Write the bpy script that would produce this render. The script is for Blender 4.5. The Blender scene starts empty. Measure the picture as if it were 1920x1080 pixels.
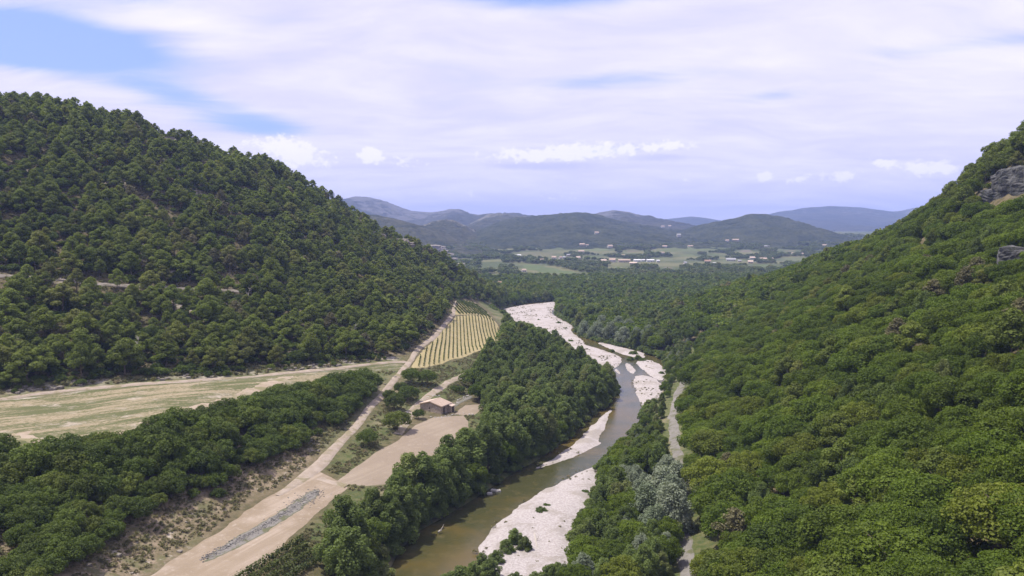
import bpy, math, random
import numpy as np
from mathutils import Vector, Matrix
from mathutils.geometry import delaunay_2d_cdt

random.seed(7)
rng = np.random.default_rng(11)
scn = bpy.context.scene
COL = scn.collection
R = math.radians

# ------------------------------------------------------------------ camera
CAM_Z = 75.0
PITCH = R(4.42)
FPX = 1423.0                      # focal length in pixels of the 1920 px wide photograph
cam_d = bpy.data.cameras.new('camera')
cam_d.sensor_width = 36.0
cam_d.lens = 36.0 * FPX / 1920.0
cam_d.clip_start = 0.5
cam_d.clip_end = 40000
cam = bpy.data.objects.new('camera', cam_d)
COL.objects.link(cam)
cam.location = (0, 0, CAM_Z)
cam.rotation_euler = (R(90) - PITCH, 0, 0)
scn.camera = cam

# ------------------------------------------------------------------ light
SUN_EL, SUN_AZ = R(65), R(-80)     # azimuth from +Y (the view direction), positive to the right
sun_dir = Vector((math.sin(SUN_AZ) * math.cos(SUN_EL), math.cos(SUN_AZ) * math.cos(SUN_EL), math.sin(SUN_EL)))
sd = bpy.data.lights.new('sun', 'SUN')
sd.energy = 3.7
sd.angle = R(0.53)
sd.color = (1.0, 0.93, 0.82)
sun = bpy.data.objects.new('sun', sd)
COL.objects.link(sun)
sun.rotation_euler = sun_dir.to_track_quat('Z', 'Y').to_euler()
sun.location = (0, 0, 600)

vs = scn.view_settings
vs.view_transform = 'Standard'
vs.look = 'None'
vs.gamma = 1.0
vs.exposure = 0.8
vs.use_curve_mapping = False
scn.cycles.max_bounces = 6
scn.cycles.diffuse_bounces = 3
scn.cycles.glossy_bounces = 2
scn.cycles.transmission_bounces = 3
scn.cycles.volume_bounces = 0


class NT:
    """small helper to write node trees"""
    def __init__(self, tree):
        self.t = tree
        tree.nodes.clear()

    def n(self, kind, ins=None, **props):
        nd = self.t.nodes.new(kind)
        for k, v in props.items():
            setattr(nd, k, v)
        if ins:
            for k, v in ins.items():
                self.put(nd.inputs[k], v)
        return nd

    def put(self, sock, v):
        if isinstance(v, bpy.types.NodeSocket):
            self.t.links.new(v, sock)
        else:
            if hasattr(sock, 'default_value'):
                try:
                    sock.default_value = v
                except Exception:
                    sock.default_value = tuple(v) + (1.0,)

    def m(self, op, a, b=0.0, c=None, clamp=False):
        nd = self.n('ShaderNodeMath', operation=op, use_clamp=clamp)
        self.put(nd.inputs[0], a)
        self.put(nd.inputs[1], b)
        if c is not None:
            self.put(nd.inputs[2], c)
        return nd.outputs[0]

    def v(self, op, a, b=(0, 0, 0)):
        nd = self.n('ShaderNodeVectorMath', operation=op)
        self.put(nd.inputs[0], a)
        if op == 'SCALE':
            self.put(nd.inputs[3], b)
        else:
            self.put(nd.inputs[1], b)
        return nd.outputs[0]

    def mix(self, f, a, b, kind='MIX'):
        nd = self.n('ShaderNodeMix', data_type='RGBA', blend_type=kind)
        self.put(nd.inputs[0], f)
        self.put(nd.inputs[6], a if isinstance(a, bpy.types.NodeSocket) else (*a[:3], 1))
        self.put(nd.inputs[7], b if isinstance(b, bpy.types.NodeSocket) else (*b[:3], 1))
        return nd.outputs[2]

    def ramp(self, f, lo, hi, a=0.0, b=1.0, smooth=True):
        nd = self.n('ShaderNodeMapRange', interpolation_type='SMOOTHSTEP' if smooth else 'LINEAR')
        self.put(nd.inputs[0], f)
        for i, x in enumerate((lo, hi, a, b)):
            self.put(nd.inputs[1 + i], x)
        return nd.outputs[0]

    def along(self, vec, ang, sx, sy):
        """coordinates stretched along a direction on the ground"""
        r = self.n('ShaderNodeMapping', {'Vector': vec, 'Rotation': (0, 0, -ang)})
        return self.v('MULTIPLY', r.outputs[0], (sx, sy, .05))

    def noise(self, vec, scale, detail=4.0, rough=0.55, dist=0.0):
        nd = self.n('ShaderNodeTexNoise', {'Scale': scale, 'Detail': detail, 'Roughness': rough, 'Distortion': dist})
        if vec is not None:
            self.put(nd.inputs['Vector'], vec)
        return nd.outputs[0]


# ------------------------------------------------------------------ sky: Nishita with thin clouds
world = bpy.data.worlds.new('World')
scn.world = world
world.use_nodes = True
w = NT(world.node_tree)
sky = w.n('ShaderNodeTexSky', sky_type='NISHITA', sun_disc=False)
sky.sun_elevation = SUN_EL
sky.sun_rotation = SUN_AZ
sky.altitude = 300
sky.air_density = 1.0
sky.dust_density = 1.2
sky.ozone_density = 1.5
STR = 0.10
tc = w.n('ShaderNodeTexCoord')
D = w.v('NORMALIZE', tc.outputs['Generated'])
sx = w.n('ShaderNodeSeparateXYZ', {0: D})
dx, dy, dz = sx.outputs[0], sx.outputs[1], sx.outputs[2]
zz = w.m('ADD', w.m('MAXIMUM', dz, 0.0), 0.16)
cv = w.n('ShaderNodeCombineXYZ', {0: w.m('DIVIDE', dx, zz), 1: w.m('DIVIDE', dy, zz), 2: 0.0})
cvo = cv.outputs[0]
# azimuth and elevation in degrees
az = w.m('MULTIPLY', w.m('ARCTAN2', dx, dy), 57.29578)
el = w.m('MULTIPLY', w.m('ARCSINE', dz), 57.29578)


def gauss(a0, e0, sa, se, tilt=0.0):
    da = w.m('SUBTRACT', az, a0)
    de = w.m('SUBTRACT', w.m('SUBTRACT', el, e0), w.m('MULTIPLY', da, tilt))
    q = w.m('ADD', w.m('POWER', w.m('ABSOLUTE', w.m('DIVIDE', da, sa)), 2.0), w.m('POWER', w.m('ABSOLUTE', w.m('DIVIDE', de, se)), 2.0))
    return w.m('EXPONENT', w.m('MULTIPLY', q, -1.0))


def acc(items):
    o = None
    for amp, *g in items:
        t = w.m('MULTIPLY', gauss(*g), amp)
        o = t if o is None else w.m('ADD', o, t)
    return o


warp = w.v('ADD', cvo, w.v('SCALE', w.n('ShaderNodeTexNoise', {'Vector': cvo, 'Scale': 0.7, 'Detail': 3.0}).outputs[1], 0.9))
st = w.v('MULTIPLY', warp, (0.55, 1.6, 1.0))
n1 = w.noise(st, 0.75, 7.0, 0.58)
n2 = w.noise(w.v('MULTIPLY', warp, (0.9, 2.6, 1.0)), 2.3, 6.0, 0.6)
cover = w.m('ADD', w.m('MULTIPLY', n1, 0.68), w.m('MULTIPLY', n2, 0.32))
n3 = w.noise(w.v('MULTIPLY', warp, (1.5, 3.2, 1.0)), 1.7, 6.0, 0.60, 0.2)
cover = w.m('ADD', cover, w.m('MULTIPLY', w.m('SUBTRACT', n3, 0.5), 0.10))
gap = acc([
    (0.92, -31.5, 11.6, 6.8, 1.6, -0.03),     # blue hole, upper left
    (0.42, -29.0, 16.5, 6.0, 1.6, -0.1),
    (0.50, 2.5, 16.9, 7.0, 1.2, 0.02),
    (0.36, 13.0, 18.0, 6.0, 1.2, 0.02),
    (0.30, -24.0, 9.2, 3.2, 0.8, -0.12),
    (0.40, -18.5, 7.4, 3.6, 0.9, -0.10),
    (0.17, 8.0, 10.8, 5.5, 0.6, 0.03),
    (0.15, 18.5, 9.2, 2.6, 0.45, 0.03),
    (0.18, 6.0, 5.8, 4.0, 0.7, 0.02),
    (0.16, 31.0, 11.5, 6.0, 0.5, 0.0),
])
cov = w.ramp(w.m('SUBTRACT', w.m('ADD', cover, 0.15), gap), 0.24, 0.62)
# brighter, denser veils
bright = w.m('ADD', w.m('MULTIPLY', w.ramp(w.m('ADD', w.m('MULTIPLY', cover, 0.65), w.m('MULTIPLY', n3, 0.35)), 0.38, 0.68), 0.70), acc([(0.55, -23.0, 14.0, 4.5, 0.9, -0.05), (0.3, 28.0, 13.0, 9.0, 3.0), (0.25, 12.0, 11.0, 14.0, 2.0), (0.2, 32.0, 9.0, 6.0, 2.0)]))
veil = w.mix(w.m('MINIMUM', bright, 1.0), (0.585, 0.56, 0.81), (0.80, 0.755, 0.865))
blue_t = w.v('SCALE', sky.outputs[0], 1.0)
base = w.mix(0.6, w.v('SCALE', sky.outputs[0], STR), (0.29, 0.39, 0.80))   # high haze under the clouds
col = w.mix(w.m('MULTIPLY', cov, 0.95), base, veil)
# cumulus puffs low over the mountains
wob = w.n('ShaderNodeTexNoise', {'Vector': w.n('ShaderNodeCombineXYZ', {0: az, 1: el, 2: 0.0}).outputs[0], 'Scale': 0.8, 'Detail': 7.0, 'Roughness': 0.62}).outputs[0]
wob2 = w.noise(w.n('ShaderNodeCombineXYZ', {0: az, 1: w.m('MULTIPLY', el, 1.5), 2: 3.0}).outputs[0], 2.1, 6.0, 0.62)
wob = w.m('ADD', w.m('MULTIPLY', wob, 0.5), w.m('MULTIPLY', wob2, 0.5))
puffs = acc([
    (1.0, -16.6, 5.9, 2.4, 0.95), (0.8, -15.0, 5.0, 2.0, 0.6), (0.7, -10.4, 5.4, 1.5, 0.6),
    (1.0, 1.2, 5.5, 3.6, 0.55), (0.8, 4.8, 5.8, 2.0, 0.7), (0.8, 8.5, 5.9, 3.0, 0.5), (0.7, 12.0, 6.1, 2.0, 0.4),
    (1.0, 18.3, 3.75, 0.75, 0.42), (0.9, 20.4, 3.5, 0.95, 0.3, 0.18), (1.0, 23.4, 3.6, 1.2, 0.42),
    (0.9, 25.8, 4.5, 0.95, 0.3), (1.1, 28.6, 4.0, 2.0, 0.5), (0.6, -10.3, 5.6, 0.9, 0.4), (0.5, 12.6, 3.5, 0.6, 0.25),
    (0.45, 3.6, 2.4, 2.2, 0.4), (0.4, -7.5, 4.9, 2.5, 0.5), (0.35, -3.0, 2.7, 3.0, 0.4),
])
shade = acc([
    (1.0, 2.5, 4.7, 4.5, 0.38), (0.8, 10.5, 5.25, 3.5, 0.38), (0.45, 23.6, 2.95, 1.5, 0.25), (0.5, 28.8, 3.2, 2.2, 0.25), (0.3, -13.5, 4.2, 3.0, 0.4),
])
col = w.mix(w.ramp(w.m('ADD', shade, w.m('MULTIPLY', w.m('SUBTRACT', wob, 0.5), 0.8)), 0.25, 0.95, 0.0, 0.55), col, (0.43, 0.44, 0.76))
pm = w.ramp(w.m('ADD', puffs, w.m('MULTIPLY', w.m('SUBTRACT', wob, 0.5), 4.2)), 0.34, 0.90)
pm = w.m('MULTIPLY', pm, w.ramp(puffs, 0.05, 0.35))
col = w.mix(w.m('MULTIPLY', pm, 0.8), col, (0.84, 0.80, 0.86))
# below the horizon: plain ground-haze tone
col = w.mix(w.ramp(dz, -0.06, 0.0), (0.36, 0.37, 0.48), col)
bg = w.n('ShaderNodeBackground', {'Color': w.v('SCALE', col, 0.84 / STR), 'Strength': STR})
wo = w.n('ShaderNodeOutputWorld', {'Surface': bg.outputs[0]})


# ------------------------------------------------------------------ pixel <-> place
CP, SP = math.cos(PITCH), math.sin(PITCH)


def ray(u, v):
    cx, cy = (u - 960) / FPX, (540 - v) / FPX
    return cx, CP + cy * SP, -SP + cy * CP


def at(u, v, z):
    d = ray(u, v)
    t = (z - CAM_Z) / d[2]
    return (d[0] * t, d[1] * t, z)


def aty(u, v, y):
    d = ray(u, v)
    t = y / d[1]
    return (d[0] * t, y, CAM_Z + d[2] * t)


def proj(x, y, z):
    """photograph pixel of a place (arrays allowed); also the distance along the view"""
    zz = z - CAM_Z
    f = y * CP - zz * SP
    up = y * SP + zz * CP
    f = np.maximum(f, 1e-3)
    return 960 + FPX * x / f, 540 - FPX * up / f, f


# ------------------------------------------------------------------ noise on arrays
def _hash(ix, iy, seed):
    h = (ix.astype(np.int64) * 374761393 + iy.astype(np.int64) * 668265263 + seed * 1442695041) & 0x7fffffff
    h = ((h ^ (h >> 13)) * 1274126177) & 0x7fffffff
    return ((h ^ (h >> 16)) & 0xffff) / 65535.0


def vnoise(x, y, scale, seed=0, octaves=3, rough=0.5):
    """value noise in -1..1"""
    x = np.asarray(x, float) / scale
    y = np.asarray(y, float) / scale
    out, amp, tot = 0.0, 1.0, 0.0
    for o in range(octaves):
        ix, iy = np.floor(x), np.floor(y)
        fx, fy = x - ix, y - iy
        fx = fx * fx * fx * (fx * (fx * 6 - 15) + 10)
        fy = fy * fy * fy * (fy * (fy * 6 - 15) + 10)
        a, b = _hash(ix, iy, seed + o), _hash(ix + 1, iy, seed + o)
        c, d = _hash(ix, iy + 1, seed + o), _hash(ix + 1, iy + 1, seed + o)
        out = out + amp * ((a * (1 - fx) + b * fx) * (1 - fy) + (c * (1 - fx) + d * fx) * fy)
        tot += amp
        amp *= rough
        x, y = x * 2.03 + 17.1, y * 2.03 + 9.7
    return out / tot * 2 - 1


def sstep(x, a, b):
    t = np.clip((x - a) / (b - a), 0, 1)
    return t * t * (3 - 2 * t)


def inpoly(x, y, poly):
    x, y = np.asarray(x, float), np.asarray(y, float)
    res = np.zeros(x.shape, bool)
    P = [(p[0], p[1]) for p in poly]
    for (x0, y0), (x1, y1) in zip(P, P[1:] + P[:1]):
        if y0 == y1:
            continue
        c = ((y0 > y) != (y1 > y)) & (x < (x1 - x0) * (y - y0) / (y1 - y0) + x0)
        res ^= c
    return res


def dline(x, y, line):
    """distance to a polyline"""
    x, y = np.asarray(x, float), np.asarray(y, float)
    best = np.full(x.shape, 1e9)
    for (x0, y0), (x1, y1) in zip(line, line[1:]):
        vx, vy = x1 - x0, y1 - y0
        L = vx * vx + vy * vy + 1e-9
        t = np.clip(((x - x0) * vx + (y - y0) * vy) / L, 0, 1)
        best = np.minimum(best, np.hypot(x - x0 - t * vx, y - y0 - t * vy))
    return best


def sdpoly(x, y, poly):
    """distance inside a polygon (negative outside)"""
    P = [(p[0], p[1]) for p in poly]
    d = dline(x, y, P + P[:1])
    return np.where(inpoly(x, y, P), d, -d)


# ------------------------------------------------------------------ terrain heights
ctrl = []
for u, v, z in [
    # river bed
    (735, 1080, -.6), (810, 1080, -.6), (850, 990, -.6), (950, 930, -.6), (1060, 880, -.6), (1000, 990, -.4), (1050, 940, -.4), (1150, 830, -.6), (1090, 830, -.4),
    (1190, 730, -.6), (1215, 720, -.4), (1170, 690, -.6), (1130, 655, -.5), (1070, 620, -.5), (1010, 585, -.5), (985, 573, -.5), (1035, 570, -.5),
    # wood on the left bank
    (740, 1000, 2.5), (880, 910, 2.5), (1000, 850, 2), (930, 720, 4), (1050, 700, 3), (950, 625, 4), (1130, 740, 2), (660, 1040, 5), (940, 800, 4), (1030, 780, 3),
    # right bank
    (1165, 880, 3), (1230, 745, 3.5), (1120, 960, 2.2), (1110, 1070, 2), (1200, 960, 3.6), (1235, 850, 4), (1255, 690, 4),
    (1288, 1065, 4.5), (1262, 780, 5), (1300, 680, 5.5), (1312, 655, 5.5), (1282, 900, 4.8), (1180, 620, 3), (1100, 600, 3), (1250, 590, 4),
    # upper terrace
    (0, 745, 24), (0, 790, 24), (0, 835, 24), (200, 720, 23.5), (200, 800, 23.5), (360, 770, 22.5), (350, 725, 22), (460, 705, 20), (520, 722, 20), (600, 702, 18.3), (690, 690, 16.6), (740, 680, 15.5),
    (100, 850, 23.8), (300, 812, 22.8), (450, 750, 20), (640, 722, 16.5),
    # foot of the scrub slope and the clearing
    (0, 1078, 17), (150, 1078, 13), (265, 1078, 9.3), (370, 1000, 9.3), (480, 922, 9.3), (575, 880, 9.2), (640, 800, 10.2), (700, 740, 12.2), (765, 685, 15),
    (420, 1075, 8.6), (560, 1000, 8), (620, 920, 8.4), (560, 900, 9), (500, 1075, 7.6),
    # ploughed field, house shelf
    (650, 900, 7.6), (860, 790, 7), (800, 850, 6.6), (740, 870, 7), (800, 768, 8), (880, 765, 7.4), (840, 728, 9.6), (862, 692, 10), (740, 785, 9.2), (770, 745, 10), (700, 812, 9.2),
    # vineyard shelf
    (775, 690, 14.6), (860, 678, 13), (935, 640, 12), (905, 595, 13.5), (858, 566, 15), (888, 570, 14), (800, 645, 15), (850, 590, 15),
    (900, 655, 7), (960, 615, 4), (920, 575, 6),
]:
    ctrl.append(at(u, v, z))
ridge_l = []
for u, v, y in [(0, 170, 500), (120, 190, 505), (250, 218, 515), (330, 250, 535), (400, 272, 560), (480, 296, 590), (560, 328, 615), (640, 392, 640), (700, 420, 660), (770, 446, 690), (840, 480, 720), (890, 520, 745)]:
    x, y, z = aty(u, v, y)
    z -= 8.5
    ridge_l.append((x, y, z))
    ctrl.append((x, y, z))
    ctrl.append((x + 10, y + 70, z - 14 if u < 640 else max(3, z - 20)))
    ctrl.append((x + 30, y + 190, max(3, z - 75)))
ctrl += [(-250, 160, 38), (-400, 260, 105), (-560, 420, 175), (-520, 620, 165), (-170, 120, 24), (-110, 80, 18), (-700, 300, 190), (-700, 700, 150), (-500, 900, 30), (-280, 900, 6), (-150, 950, 3)]
# right-hand slope
F0, F1, F2 = (37, 156), (62, 285), (95, 395)
for (fx, fy) in [(10, 50), F0, (50, 220), F1, (78, 340), F2]:
    for d in (25, 55, 90, 125):
        if fy > 300 and d > 100:
            continue
        ctrl.append((fx + .972 * d, fy - .236 * d, 5 + (.50 if d < 30 else .58) * d))
for u, v, y in [(1700, 424, 452), (1640, 446, 500), (1560, 473, 530), (1480, 510, 560), (1400, 526, 600)]:
    x, y, z = aty(u, v, y)
    ctrl.append((x, y, z - 6.5))
for u, v, y in [(1925, 288, 322), (1905, 304, 338), (1868, 330, 352), (1850, 344, 362), (1815, 364, 380), (1782, 390, 402), (1748, 409, 424), (1718, 427, 444)]:
    x, y, z = aty(u, v, y)
    ctrl.append((x, y, z))
ctrl += [(300, 610, 46), (250, 720, 12), (340, 520, 82), (200, 800, 3), (165, 660, 9), (199, 285, 83), (262, 400, 104), (300, 330, 128), (310, 430, 108), (350, 250, 145),
         (260, 200, 118), (420, 600, 70), (450, 400, 150), (20, 20, 6), (-20, 80, 3), (-60, 60, 9), (330, 800, 8), (500, 900, 12)]
for x in (-100, 0, 100, 200):
    for y in (850, 960):
        ctrl.append((x, y, 3.0))
ctrl = np.array(ctrl, float)
CQ = 10.0


def _phi(r2):
    return np.sqrt(r2 + CQ * CQ)


_n = len(ctrl)
_A = np.zeros((_n + 3, _n + 3))
_d2 = (ctrl[:, None, 0] - ctrl[None, :, 0]) ** 2 + (ctrl[:, None, 1] - ctrl[None, :, 1]) ** 2
_A[:_n, :_n] = _phi(_d2) - np.eye(_n) * 2.0
_A[:_n, _n] = 1
_A[:_n, _n + 1:] = ctrl[:, :2]
_A[_n:, :_n] = _A[:_n, _n:].T
_w = np.linalg.solve(_A, np.concatenate([ctrl[:, 2], np.zeros(3)]))


def near_h(x, y):
    sh = np.shape(x)
    x, y = np.ravel(x), np.ravel(y)
    out = np.empty(len(x))
    for i in range(0, len(x), 20000):
        a, b = x[i:i + 20000], y[i:i + 20000]
        d2 = (a[:, None] - ctrl[None, :, 0]) ** 2 + (b[:, None] - ctrl[None, :, 1]) ** 2
        out[i:i + 20000] = _phi(d2) @ _w[:_n] + _w[_n] + a * _w[_n + 1] + b * _w[_n + 2]
    return out.reshape(sh)


def far_h(x, y):
    z = np.interp(y, [700, 900, 1300, 1700, 2100, 2600, 3200, 12000], [3, 3, 6, 11, 26, 46, 58, 70])
    z = z + vnoise(x, y, 260, 5, 2) * np.interp(y, [800, 1400, 2200], [0, 1.2, 6])
    return z


BED = [at(*p, 0)[:2] for p in [
    (700, 1130), (760, 1010), (850, 960), (905, 925), (960, 888), (1010, 862), (1060, 828), (1100, 790), (1140, 760), (1160, 730), (1150, 706), (1125, 692), (1092, 676), (1055, 658), (1012, 640), (972, 622), (945, 600),
    (925, 588), (945, 577), (985, 569), (1040, 563), (1046, 575), (1040, 590), (1075, 612), (1085, 630), (1140, 645), (1190, 655), (1245, 675), (1248, 700), (1240, 740), (1215, 770), (1195, 800), (1170, 835), (1125, 880), (1120, 930), (1075, 1000), (1080, 1060), (1060, 1130), (900, 1150)]]
RIVER_LINE = [at(*p, 0)[:2] for p in [(770, 1085), (850, 990), (960, 925), (1060, 880), (1140, 835), (1185, 770), (1190, 720), (1150, 670), (1080, 630), (1020, 590), (990, 572)]]


def height(x, y):
    x, y = np.asarray(x, float), np.asarray(y, float)
    k = sstep(y, 800, 960)
    zf = far_h(x, y)
    zn = np.where(k < 1, near_h(np.where(k < 1, x, 0), np.where(k < 1, y, 500)), 0)
    z = zn * (1 - k) + zf * k
    # lumps on the hill slopes, calm on the flats
    dr = dline(x, y, RIVER_LINE)
    hill = np.clip((z - 17) / 25, 0, 1) * (1 - k)
    z = z + hill * (vnoise(x, y, 46, 3, 4) * 3.2)
    z = z + (1 - k) * sstep(dr, 14, 40) * vnoise(x, y, 9, 8, 2) * 0.18
    # the river bed is cut below the water
    nb = (y > 90) & (y < 900) & (abs(x) < 140)
    sd = np.full(x.shape, -99.0)
    sd[nb] = sdpoly(x[nb], y[nb], BED)
    c = sstep(sd, -3.5, 1.0)
    z = z * (1 - c) + np.minimum(z, -.8) * c
    return z


def gridlines(lo, hi, step, outer, grow):
    a = list(np.arange(lo, hi + 0.01, step))
    s = step
    while a[-1] < outer[1]:
        s *= grow
        a.append(a[-1] + s)
    s = step
    while a[0] > outer[0]:
        s *= grow
        a.insert(0, a[0] - s)
    return np.array(a)


GX = gridlines(-330, 330, 2.2, (-7500, 7500), 1.09)
GY = gridlines(60, 800, 2.2, (-300, 11500), 1.03)
MX, MY = np.meshgrid(GX, GY)
GZ = height(MX, MY)


def zs(x, y):
    """terrain height at a place: the mesh itself, bilinear"""
    x, y = np.asarray(x, float), np.asarray(y, float)
    i = np.clip(np.searchsorted(GX, x) - 1, 0, len(GX) - 2)
    j = np.clip(np.searchsorted(GY, y) - 1, 0, len(GY) - 2)
    fx = (x - GX[i]) / (GX[i + 1] - GX[i])
    fy = (y - GY[j]) / (GY[j + 1] - GY[j])
    return (GZ[j, i] * (1 - fx) + GZ[j, i + 1] * fx) * (1 - fy) + (GZ[j + 1, i] * (1 - fx) + GZ[j + 1, i + 1] * fx) * fy


_TS = np.concatenate([np.arange(70, 900, 1.0), np.geomspace(900, 9000, 900)])


def hit(u, v):
    """the place on the ground seen at a photograph pixel"""
    d = ray(u, v)
    xs, ys, z_ = d[0] * _TS, d[1] * _TS, CAM_Z + d[2] * _TS
    below = z_ < zs(xs, ys)
    if not below.any():
        return (xs[-1], ys[-1])
    k = int(np.argmax(below))
    lo, hi = _TS[max(k - 1, 0)], _TS[k]
    for _ in range(20):
        t = (lo + hi) / 2
        if CAM_Z + d[2] * t < float(zs(d[0] * t, d[1] * t)):
            hi = t
        else:
            lo = t
    return (d[0] * hi, d[1] * hi)


def hits(pts):
    return [hit(*p) for p in pts]


# ------------------------------------------------------------------ object helpers
def tag(o, label, cat=None, group=None, kind=None):
    o['label'] = label
    if cat:
        o['category'] = cat
    if group:
        o['group'] = group
    if kind:
        o['kind'] = kind
    return o


def link(name, me, parent=None, mat=None):
    o = bpy.data.objects.new(name, me)
    COL.objects.link(o)
    if parent is not None:
        o.parent = parent
    if mat is not None and me is not None:
        me.materials.append(mat)
    return o


def mesh_np(name, verts, faces, smooth=True):
    """verts (n,3); faces (m,3) or (m,4) arrays"""
    me = bpy.data.meshes.new(name)
    verts = np.asarray(verts, np.float32)
    faces = np.asarray(faces, np.int32)
    k = faces.shape[1]
    me.vertices.add(len(verts))
    me.vertices.foreach_set('co', verts.ravel())
    me.loops.add(faces.size)
    me.loops.foreach_set('vertex_index', faces.ravel())
    me.polygons.add(len(faces))
    me.polygons.foreach_set('loop_start', np.arange(0, faces.size, k, dtype=np.int32))
    me.polygons.foreach_set('loop_total', np.full(len(faces), k, np.int32))
    me.polygons.foreach_set('use_smooth', np.full(len(faces), smooth, bool))
    me.update(calc_edges=True)
    me.validate()
    return me


def attr(me, name, data):
    a = me.attributes.new(name, 'FLOAT', 'POINT')
    a.data.foreach_set('value', np.asarray(data, np.float32).ravel())


def grid_faces(nr, nc):
    i = np.arange((nr - 1) * (nc - 1))
    r, c = i // (nc - 1), i % (nc - 1)
    a = r * nc + c
    return np.stack([a, a + 1, a + nc + 1, a + nc], 1)


def resample(line, step, closed=False):
    P = [tuple(p[:2]) for p in line]
    if closed:
        P = P + P[:1]
    out = []
    for (x0, y0), (x1, y1) in zip(P, P[1:]):
        n = max(1, int(math.hypot(x1 - x0, y1 - y0) / step))
        for i in range(n):
            out.append((x0 + (x1 - x0) * i / n, y0 + (y1 - y0) * i / n))
    if not closed:
        out.append(P[-1])
    return out


def smooth_line(pts, rounds=2, closed=False):
    """Chaikin corner cutting"""
    P = [tuple(p[:2]) for p in pts]
    for _ in range(rounds):
        Q = []
        n = len(P)
        rng_ = range(n) if closed else range(n - 1)
        if not closed:
            Q.append(P[0])
        for i in rng_:
            a, b = P[i], P[(i + 1) % n]
            Q.append((a[0] * .75 + b[0] * .25, a[1] * .75 + b[1] * .25))
            Q.append((a[0] * .25 + b[0] * .75, a[1] * .25 + b[1] * .75))
        if not closed:
            Q.append(P[-1])
        P = Q
    return P


def wobble(poly, amp, scale, seed):
    P = np.array(poly)
    return list(map(tuple, np.stack([P[:, 0] + amp * vnoise(P[:, 0], P[:, 1], scale, seed, 3), P[:, 1] + amp * vnoise(P[:, 0], P[:, 1], scale, seed + 50, 3)], 1)))


def sheet(name, poly, step, zfun, mat, inner=None):
    """a sheet with the outline POLY, its heights from zfun(x, y, distance inside the edge)"""
    out = resample(poly, step, True)
    P = np.array(out)
    x0, y0 = P.min(0)
    x1, y1 = P.max(0)
    st_ = inner or step
    gx, gy = np.meshgrid(np.arange(x0, x1, st_), np.arange(y0, y1, st_))
    gx, gy = gx.ravel() + rng.uniform(-.2, .2, gx.size) * st_, gy.ravel() + rng.uniform(-.2, .2, gy.size) * st_
    sd_ = sdpoly(gx, gy, out)
    keep = sd_ > st_ * .5
    gx, gy = gx[keep], gy[keep]
    n = len(out)
    vs_ = [Vector(p) for p in out] + [Vector((a, b)) for a, b in zip(gx, gy)]
    vo, eo, fo, *_ = delaunay_2d_cdt(vs_, [(i, (i + 1) % n) for i in range(n)], [], 1, 1e-4)
    V = np.array([(p.x, p.y) for p in vo])
    dd = np.maximum(sdpoly(V[:, 0], V[:, 1], out), 0)
    dd[dd < 1e-3] = 0
    z = zfun(V[:, 0], V[:, 1], dd)
    F = np.array([f for f in fo if len(f) == 3], np.int32)
    me = mesh_np(name, np.column_stack([V, z]), F)
    attr(me, 'edge', dd)
    o = link(name, me, mat=mat)
    return o


def drape(off=0.1, sink=0.25, soft=0.8):
    return lambda x, y, d: zs(x, y) + off - sink * (1 - sstep(d, 0, soft))


def ribbon(name, line, width, mat, off=0.1, step=2.0, nx=6, jitter=0.3, wfun=None, seed=0):
    P = np.array(resample(smooth_line(line, 2), step))
    T = np.gradient(P, axis=0)
    T /= np.linalg.norm(T, axis=1)[:, None] + 1e-9
    N = np.stack([-T[:, 1], T[:, 0]], 1)
    t = np.linspace(0, 1, len(P))
    wid = np.full(len(P), width) if wfun is None else np.interp(t, *wfun)
    rows = []
    for k in range(nx + 1):
        s = k / nx - .5
        j = jitter * vnoise(P[:, 0], P[:, 1], 5, seed + (3 if s > 0 else 9), 2) * (abs(s) > .3)
        q = P + N * (wid * s + j * np.sign(s))[:, None]
        zz_ = zs(q[:, 0], q[:, 1]) + off - (0.3 if k in (0, nx) else 0)
        rows.append(np.column_stack([q, zz_]))
    V = np.stack(rows, 1).reshape(-1, 3)
    me = mesh_np(name, V, grid_faces(len(P), nx + 1))
    e = np.tile(.5 - abs(np.arange(nx + 1) / nx - .5), (len(P), 1)) * wid[:, None]
    attr(me, 'edge', e)
    c = np.tile(np.arange(nx + 1) / nx - .5, (len(P), 1)) * wid[:, None]
    attr(me, 'cross', c)
    return link(name, me, mat=mat)


# ------------------------------------------------------------------ materials
def new_mat(name):
    m = bpy.data.materials.new(name)
    m.use_nodes = True
    return m, NT(m.node_tree)


def finish(t, color, rough=0.95, bump=None, bdist=0.1, spec=0.15, **kw):
    b = t.n('ShaderNodeBsdfPrincipled', {'Base Color': color, 'Roughness': rough, 'Specular IOR Level': spec})
    for k, v in kw.items():
        t.put(b.inputs[k], v)
    if bump is not None:
        bn = t.n('ShaderNodeBump', {'Strength': 1.0, 'Distance': bdist, 'Height': bump})
        t.put(b.inputs['Normal'], bn.outputs[0])
    t.n('ShaderNodeOutputMaterial', {'Surface': b.outputs[0]})
    return b


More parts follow.
